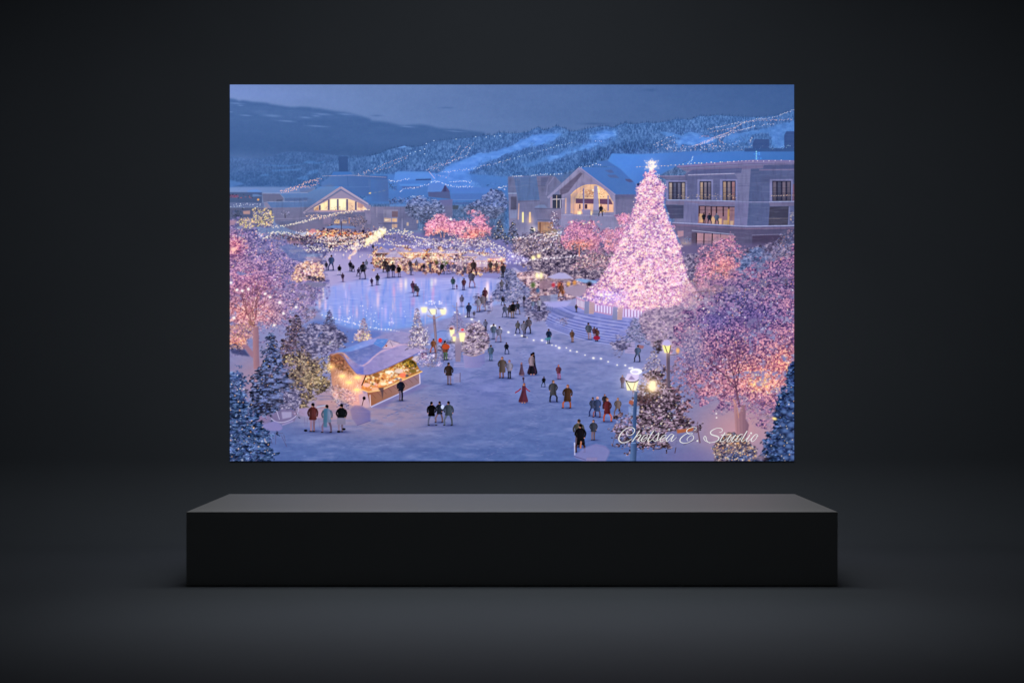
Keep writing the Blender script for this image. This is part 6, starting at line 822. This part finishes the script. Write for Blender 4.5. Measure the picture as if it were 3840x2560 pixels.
    # local contrast, then a last fine grain so the print is not perfectly smooth
    np.clip(IMG, 0, 255, out=IMG)
    lo = blur(IMG, 7.); IMG[:] = IMG + (IMG - lo) * .22
    sh_ = IMG - blur(IMG, 1.1); IMG[:] = IMG + sh_ * .2
    IMG[:] += (n5 * 1.8 + n12 * 1.5)[..., None] + RNG.normal(0, 1.6, IMG.shape).astype(np.float32)
    np.clip(IMG, 0, 255, out=IMG)
import bpy, bmesh, math
KX = 1.5 / 2443.0                 # metres per photo dot on the front plane
DF = 5333.333 * KX                # camera to pedestal front
HC = (2198.4 - 1409) * KX         # camera height
DB = DF / .8684                   # camera to pedestal back
YW = 0.99                         # wall
DP = DF + YW - .0035
def at(X, Y, depth): s = depth / 5333.333; return ((X - 1920) * s, HC - (Y - 1409) * s)
SWEEP = .24
def sheet(name, half, yfront, ztop, r, yw):
    prof = [(yfront + (yw - r - yfront) * i / 6, 0) for i in range(7)]
    prof += [(yw - r + r * math.sin(a), r - r * math.cos(a)) for a in [math.pi / 2 * i / 24 for i in range(1, 25)]]
    prof += [(yw, r + (ztop - r) * i / 4) for i in range(1, 5)]
    me = bpy.data.meshes.new(name); v = []; f = []
    for x in (-half, half): v += [(x, y, z) for y, z in prof]
    n = len(prof)
    for i in range(n - 1): f.append((i, n + i, n + i + 1, i + 1))
    me.from_pydata(v, [], f); me.polygons.foreach_set('use_smooth', [True] * len(f))
    o = bpy.data.objects.new(name, me); bpy.context.scene.collection.objects.link(o); return o
def box(name, x0, x1, y0, y1, z0, z1, bev=.0015, seg=2):
    bm = bmesh.new(); bmesh.ops.create_cube(bm, size=1)
    for v in bm.verts: v.co = ((x0 + x1) / 2 + v.co.x * (x1 - x0), (y0 + y1) / 2 + v.co.y * (y1 - y0), (z0 + z1) / 2 + v.co.z * (z1 - z0))
    if bev: bmesh.ops.bevel(bm, geom=bm.edges[:], offset=bev, segments=seg, affect='EDGES', profile=.6)
    me = bpy.data.meshes.new(name); bm.to_mesh(me); bm.free()
    o = bpy.data.objects.new(name, me); bpy.context.scene.collection.objects.link(o); return o
def camera():
    cam = bpy.data.cameras.new('camera'); c = bpy.data.objects.new('camera', cam); bpy.context.scene.collection.objects.link(c)
    cam.lens = 50; cam.sensor_width = 36; cam.sensor_fit = 'HORIZONTAL'; cam.shift_y = 129 / 3840; cam.clip_end = 100; cam.clip_start = .05
    c.location = (0, -DF, HC); c.rotation_euler = (math.pi / 2, 0, 0); bpy.context.scene.camera = c
# ---------------------------------------------------------------- the studio
def srgb_lin(v): return np.where(v <= .04045, v / 12.92, ((v + .055) / 1.055) ** 2.4)
def material(name, col, rough, spec, var=0., scale=8.):
    m = bpy.data.materials.new(name); m.use_nodes = True; nt = m.node_tree; b = nt.nodes['Principled BSDF']
    b.inputs['Roughness'].default_value = rough; b.inputs['Specular IOR Level'].default_value = spec
    if var:
        tc = nt.nodes.new('ShaderNodeTexCoord'); no = nt.nodes.new('ShaderNodeTexNoise'); no.inputs['Scale'].default_value = scale; no.inputs['Detail'].default_value = 5
        mx = nt.nodes.new('ShaderNodeMix'); mx.data_type = 'RGBA'
        mx.inputs[6].default_value = (*[c * (1 - var) for c in col], 1); mx.inputs[7].default_value = (*[c * (1 + var) for c in col], 1)
        nt.links.new(tc.outputs['Object'], no.inputs['Vector']); nt.links.new(no.outputs['Fac'], mx.inputs[0]); nt.links.new(mx.outputs[2], b.inputs['Base Color'])
    else: b.inputs['Base Color'].default_value = (*col, 1)
    return m
def tag(o, **k):
    for a, v in k.items(): o[a] = v

scene = bpy.context.scene
backdrop = sheet('backdrop', 6, -4.2, 4, SWEEP, YW)
backdrop.data.materials.append(material('matt_dark_backdrop', (.0425, .0500, .0615), .85, .15, .05, 5))
tag(backdrop, label='seamless matt charcoal backdrop curving from wall into floor', category='backdrop', kind='structure')

# pedestal: one bevelled block, its lower edge slightly rounder
bm = bmesh.new(); bmesh.ops.create_cube(bm, size=1)
ZT = (2198.4 - 1918) * KX; PD = DB - DF
for v in bm.verts: v.co = (v.co.x * 1.5, (v.co.y + .5) * PD, (v.co.z + .5) * ZT)
low = [e for e in bm.edges if all(v.co.z < .01 for v in e.verts)]
bmesh.ops.bevel(bm, geom=low, offset=.004, segments=3, affect='EDGES', profile=.5)
top = [e for e in bm.edges if e.calc_length() > .1 and not all(v.co.z < .01 for v in e.verts)]
bmesh.ops.bevel(bm, geom=top, offset=.0012, segments=2, affect='EDGES', profile=.5)
me = bpy.data.meshes.new('pedestal'); bm.to_mesh(me); bm.free()
pedestal = bpy.data.objects.new('pedestal', me); scene.collection.objects.link(pedestal)
me.materials.append(material('satin_black_pedestal', (.148, .156, .160), .6, .25, .03, 14))
tag(pedestal, label='long low black rectangular pedestal with a grey top, standing on the dark floor', category='pedestal')

# picture panel: a thin board on the wall, its picture a backlit sheet, the signature on top
x0, z1 = at(862, 318, DP); x1, z0 = at(2978, 1727.6, DP)
YB = DP - DF
panel = bpy.data.objects.new('picture_panel', None); scene.collection.objects.link(panel)
panel.location = (0, YW - .001, z0); panel.empty_display_size = .1
tag(panel, label='wide frameless glowing picture of a snowy Christmas village at dusk, above the black pedestal', category='picture')
def child(o):
    o.parent = panel; o.matrix_parent_inverse = panel.matrix_world.inverted(); return o
bpy.context.view_layer.update()
board = child(box('board', x0 + .002, x1 - .002, YB + .0004, YW - .0004, z0 + .002, z1 - .002, .0004, 1)); board.data.materials.append(material('dark_board', (.03, .031, .034), .7, .2))

paint()
lin = srgb_lin(IMG / 255.).astype(np.float32)
gx = np.linspace(x0, x1, PW); gz = np.linspace(z1, z0, PH)
co = np.empty((PH, PW, 3), np.float32); co[..., 0] = gx; co[..., 1] = YB; co[..., 2] = gz[:, None]
idx = np.arange(PH * PW, dtype=np.int32).reshape(PH, PW)
quads = np.stack([idx[1:, :-1], idx[1:, 1:], idx[:-1, 1:], idx[:-1, :-1]], -1).reshape(-1, 4)
me = bpy.data.meshes.new('picture'); nq = len(quads)
me.vertices.add(PH * PW); me.vertices.foreach_set('co', co.ravel())
me.loops.add(nq * 4); me.loops.foreach_set('vertex_index', quads.ravel())
me.polygons.add(nq); me.polygons.foreach_set('loop_start', np.arange(0, nq * 4, 4, dtype=np.int32))
me.update(calc_edges=True)
at_ = me.color_attributes.new('print_dye', 'FLOAT_COLOR', 'POINT')
rgba = np.ones((PH * PW, 4), np.float32); rgba[:, :3] = lin.reshape(-1, 3); at_.data.foreach_set('color', rgba.ravel())
m = bpy.data.materials.new('backlit_print'); m.use_nodes = True; nt = m.node_tree; b = nt.nodes['Principled BSDF']
ca = nt.nodes.new('ShaderNodeVertexColor'); ca.layer_name = 'print_dye'
b.inputs['Base Color'].default_value = (.002, .002, .002, 1); b.inputs['Roughness'].default_value = .9; b.inputs['Specular IOR Level'].default_value = 0
nt.links.new(ca.outputs['Color'], b.inputs['Emission Color']); b.inputs['Emission Strength'].default_value = 1.
me.materials.append(m)
pic = child(bpy.data.objects.new('picture', me)); scene.collection.objects.link(pic)

# signature: pen strokes as flat ribbons
def cat(p, n=7):
    return smooth(np.asarray(p, float), n)
S1, S2 = (2300, 1580), (2580, 1580)
STROKES = [
 (S1, [(432, 270), (390, 310), (382, 350), (410, 390), (480, 402), (560, 370), (615, 300), (620, 230), (575, 185), (510, 170), (420, 190), (320, 250), (230, 340), (170, 450), (160, 520), (190, 585), (260, 620), (340, 615), (430, 580), (500, 540), (548, 498)], [10, 13, 15, 14, 13, 18, 26, 26, 20, 14, 15, 22, 28, 34, 34, 30, 24, 20, 17, 14, 10]),
 (S1, [(770, 268), (680, 410), (563, 580)], 27), (S1, [(588, 545), (650, 470), (730, 405), (790, 388), (810, 405), (780, 460), (730, 530), (722, 570), (745, 578), (790, 550), (832, 508)], [12, 14, 18, 20, 24, 28, 30, 26, 18, 14, 13]),
 (S1, [(830, 510), (920, 500), (990, 440), (1000, 400), (970, 385), (900, 420), (840, 500), (825, 550), (850, 585), (900, 575), (960, 530), (1010, 480)], [13, 13, 14, 16, 14, 20, 28, 28, 20, 14, 13, 13]),
 (S1, [(1178, 272), (1080, 430), (1015, 540), (1020, 575), (1060, 580), (1120, 540), (1168, 486)], [28, 28, 28, 22, 15, 13, 13]),
 (S1, [(1165, 490), (1240, 410), (1335, 335), (1325, 400), (1300, 480), (1285, 540), (1240, 572), (1195, 562), (1170, 520)], [13, 13, 20, 26, 28, 26, 22, 16, 12]), (S1, [(1270, 560), (1330, 540), (1380, 500)], 13),
 (S1, [(1375, 510), (1460, 500), (1540, 440), (1550, 400), (1520, 388), (1450, 425), (1395, 490), (1375, 550), (1395, 585), (1450, 575), (1510, 530), (1562, 478)], [13, 13, 14, 16, 14, 20, 28, 28, 20, 14, 13, 13]),
 (S1, [(1780, 405), (1730, 370), (1680, 380), (1610, 450), (1560, 520), (1555, 570), (1590, 580), (1650, 530), (1720, 450), (1780, 400)], [14, 14, 18, 26, 28, 22, 16, 13, 13, 16]), (S1, [(1780, 400), (1720, 500), (1695, 560), (1715, 578), (1770, 545), (1830, 490), (1857, 458)], [28, 28, 24, 16, 13, 12, 10]),
 (S1, [(2376, 255), (2416, 240), (2438, 205), (2420, 175), (2360, 163), (2276, 180), (2196, 215), (2160, 255), (2155, 290), (2175, 330), (2215, 362), (2266, 376), (2316, 360), (2322, 337), (2276, 328), (2196, 342), (2110, 380), (2030, 440), (1975, 500), (1957, 555), (1975, 598), (2050, 628), (2150, 628), (2250, 592), (2336, 530), (2361, 470), (2350, 420), (2306, 406), (2246, 428), (2190, 478), (2163, 530), (2190, 562)], [14, 16, 16, 14, 13, 14, 18, 26, 28, 24, 18, 14, 13, 13, 12, 14, 18, 26, 30, 32, 28, 20, 15, 15, 18, 20, 18, 14, 14, 16, 18, 12]),
 (S2, [(920, 313), (970, 310), (1005, 275), (1005, 230), (965, 200), (880, 190), (790, 215), (700, 265), (660, 320), (680, 370), (760, 405), (850, 430), (905, 470), (895, 530), (830, 580), (740, 605), (650, 615), (560, 590), (490, 545), (465, 490), (475, 445), (510, 430), (530, 470), (545, 540), (590, 600), (655, 640)], [12, 15, 18, 20, 18, 14, 18, 26, 32, 34, 34, 36, 34, 28, 22, 17, 14, 16, 22, 24, 20, 20, 24, 20, 14, 9]),
 (S2, [(1085, 325), (1020, 430), (960, 530), (955, 575), (1000, 585), (1080, 540), (1152, 478)], [28, 28, 28, 22, 15, 13, 13]), (S2, [(975, 390), (1080, 388), (1195, 380)], [22, 18, 8]),
 (S2, [(1265, 390), (1200, 470), (1150, 550), (1150, 585), (1190, 585), (1280, 500), (1345, 420)], [28, 28, 26, 20, 14, 13, 13]), (S2, [(1395, 390), (1340, 470), (1285, 550), (1290, 582), (1330, 580), (1422, 508)], [28, 28, 26, 18, 13, 13]),
 (S2, [(1612, 382), (1560, 370), (1490, 420), (1430, 500), (1405, 560), (1440, 585), (1510, 540), (1592, 438)], [16, 18, 26, 28, 22, 15, 13, 14]), (S2, [(1735, 280), (1650, 420), (1580, 540), (1575, 580), (1610, 582), (1680, 540), (1742, 468)], [28, 28, 26, 18, 13, 13, 13]),
 (S2, [(1815, 390), (1770, 470), (1715, 550), (1720, 583), (1760, 580), (1830, 530), (1882, 468)], [28, 28, 26, 18, 13, 13, 13]),
 (S2, [(2030, 375), (1980, 380), (1910, 450), (1860, 530), (1870, 580), (1920, 575), (1990, 510), (2035, 430), (2040, 390), (2018, 370)], [16, 20, 28, 28, 20, 16, 16, 18, 18, 14]), (S2, [(2000, 432), (2040, 430), (2076, 411)], [10, 12, 8])]
sv, sf = [], []
def put(P): x, z = at(P[0], P[1], YB + DF); sv.append((x, YB - .0005, z)); return len(sv) - 1
def disc(cx, cy, r, n=14):
    sf.append(tuple(put((cx + r * math.cos(2 * math.pi * k / n), cy + r * math.sin(2 * math.pi * k / n))) for k in range(n)))
for (ox, oy), pts, w in STROKES:
    w = np.broadcast_to(np.asarray(w, float), len(pts)); q = cat(pts)
    ww = np.interp(np.linspace(0, len(pts) - 1, len(q)), np.arange(len(pts)), w) / 7.84 / 2 * .96
    q = np.stack([ox + q[:, 0] / 7.84, oy + q[:, 1] / 7.84], 1)
    d = np.gradient(q, axis=0); d /= np.hypot(d[:, 0], d[:, 1])[:, None] + 1e-9; nrm = np.stack([-d[:, 1], d[:, 0]], 1)
    L = [(put(a + n_ * k), put(a - n_ * k)) for a, n_, k in zip(q, nrm, ww)]
    for (a, b_), (c_, d_) in zip(L, L[1:]): sf.append((a, b_, d_, c_))
    disc(*q[0], ww[0]); disc(*q[-1], ww[-1])
disc(2580 + 275 / 7.84, 1580 + 565 / 7.84, 27 / 7.84); disc(2580 + 1855 / 7.84, 1580 + 340 / 7.84, 28 / 7.84)
me = bpy.data.meshes.new('signature'); me.from_pydata(sv, [], sf); me.update()
m = bpy.data.materials.new('backlit_white_lettering'); m.use_nodes = True; b = m.node_tree.nodes['Principled BSDF']
b.inputs['Base Color'].default_value = (.01, .01, .01, 1); b.inputs['Emission Color'].default_value = (.80, .80, .80, 1); b.inputs['Emission Strength'].default_value = 1; b.inputs['Specular IOR Level'].default_value = 0
me.materials.append(m); sig = child(bpy.data.objects.new('signature', me)); scene.collection.objects.link(sig); sig['label'] = 'white handwritten signature reading Chelsea E. Studio'

# studio lamps, all real area lamps above the set
from mathutils import Vector
def lamp(name, loc, aim, sx, sy, spread, watt, col=(1, 1, 1)):
    l = bpy.data.lights.new(name, 'AREA'); l.shape = 'RECTANGLE'; l.size = sx; l.size_y = sy; l.spread = math.radians(spread); l.energy = watt
    l.color = col
    o = bpy.data.objects.new(name, l); scene.collection.objects.link(o); o.location = loc
    o.rotation_euler = (Vector(aim) - Vector(loc)).to_track_quat('-Z', 'Y').to_euler()
lamp('floor_lamp', (0, .02, 1.4), (0, -.43, 0), 1.6, .3, 50, 1.55)
lamp('pedestal_lamp', (0, .2, 1.4), (0, .2, 0), 1.6, .3, 120, 4.2, (1, .985, .91))
lamp('wall_lamp', (0, 0, 3), (0, YW, .3), 1.2, .4, 90, 4.0)
lamp('wide_wall_lamp', (0, -.9, 2.5), (0, YW, .6), 4., .4, 60, 4.3)
world = bpy.data.worlds.new('World'); scene.world = world; world.use_nodes = True
bg = world.node_tree.nodes['Background']; bg.inputs[0].default_value = (.5, .6, .8, 1); bg.inputs[1].default_value = 0.0
camera()
vs = scene.view_settings; vs.view_transform = 'Standard'; vs.look = 'None'; vs.exposure = 0; vs.gamma = 1; vs.use_curve_mapping = False
scene.render.filter_size = 1.2
scene.cycles.use_denoising = True
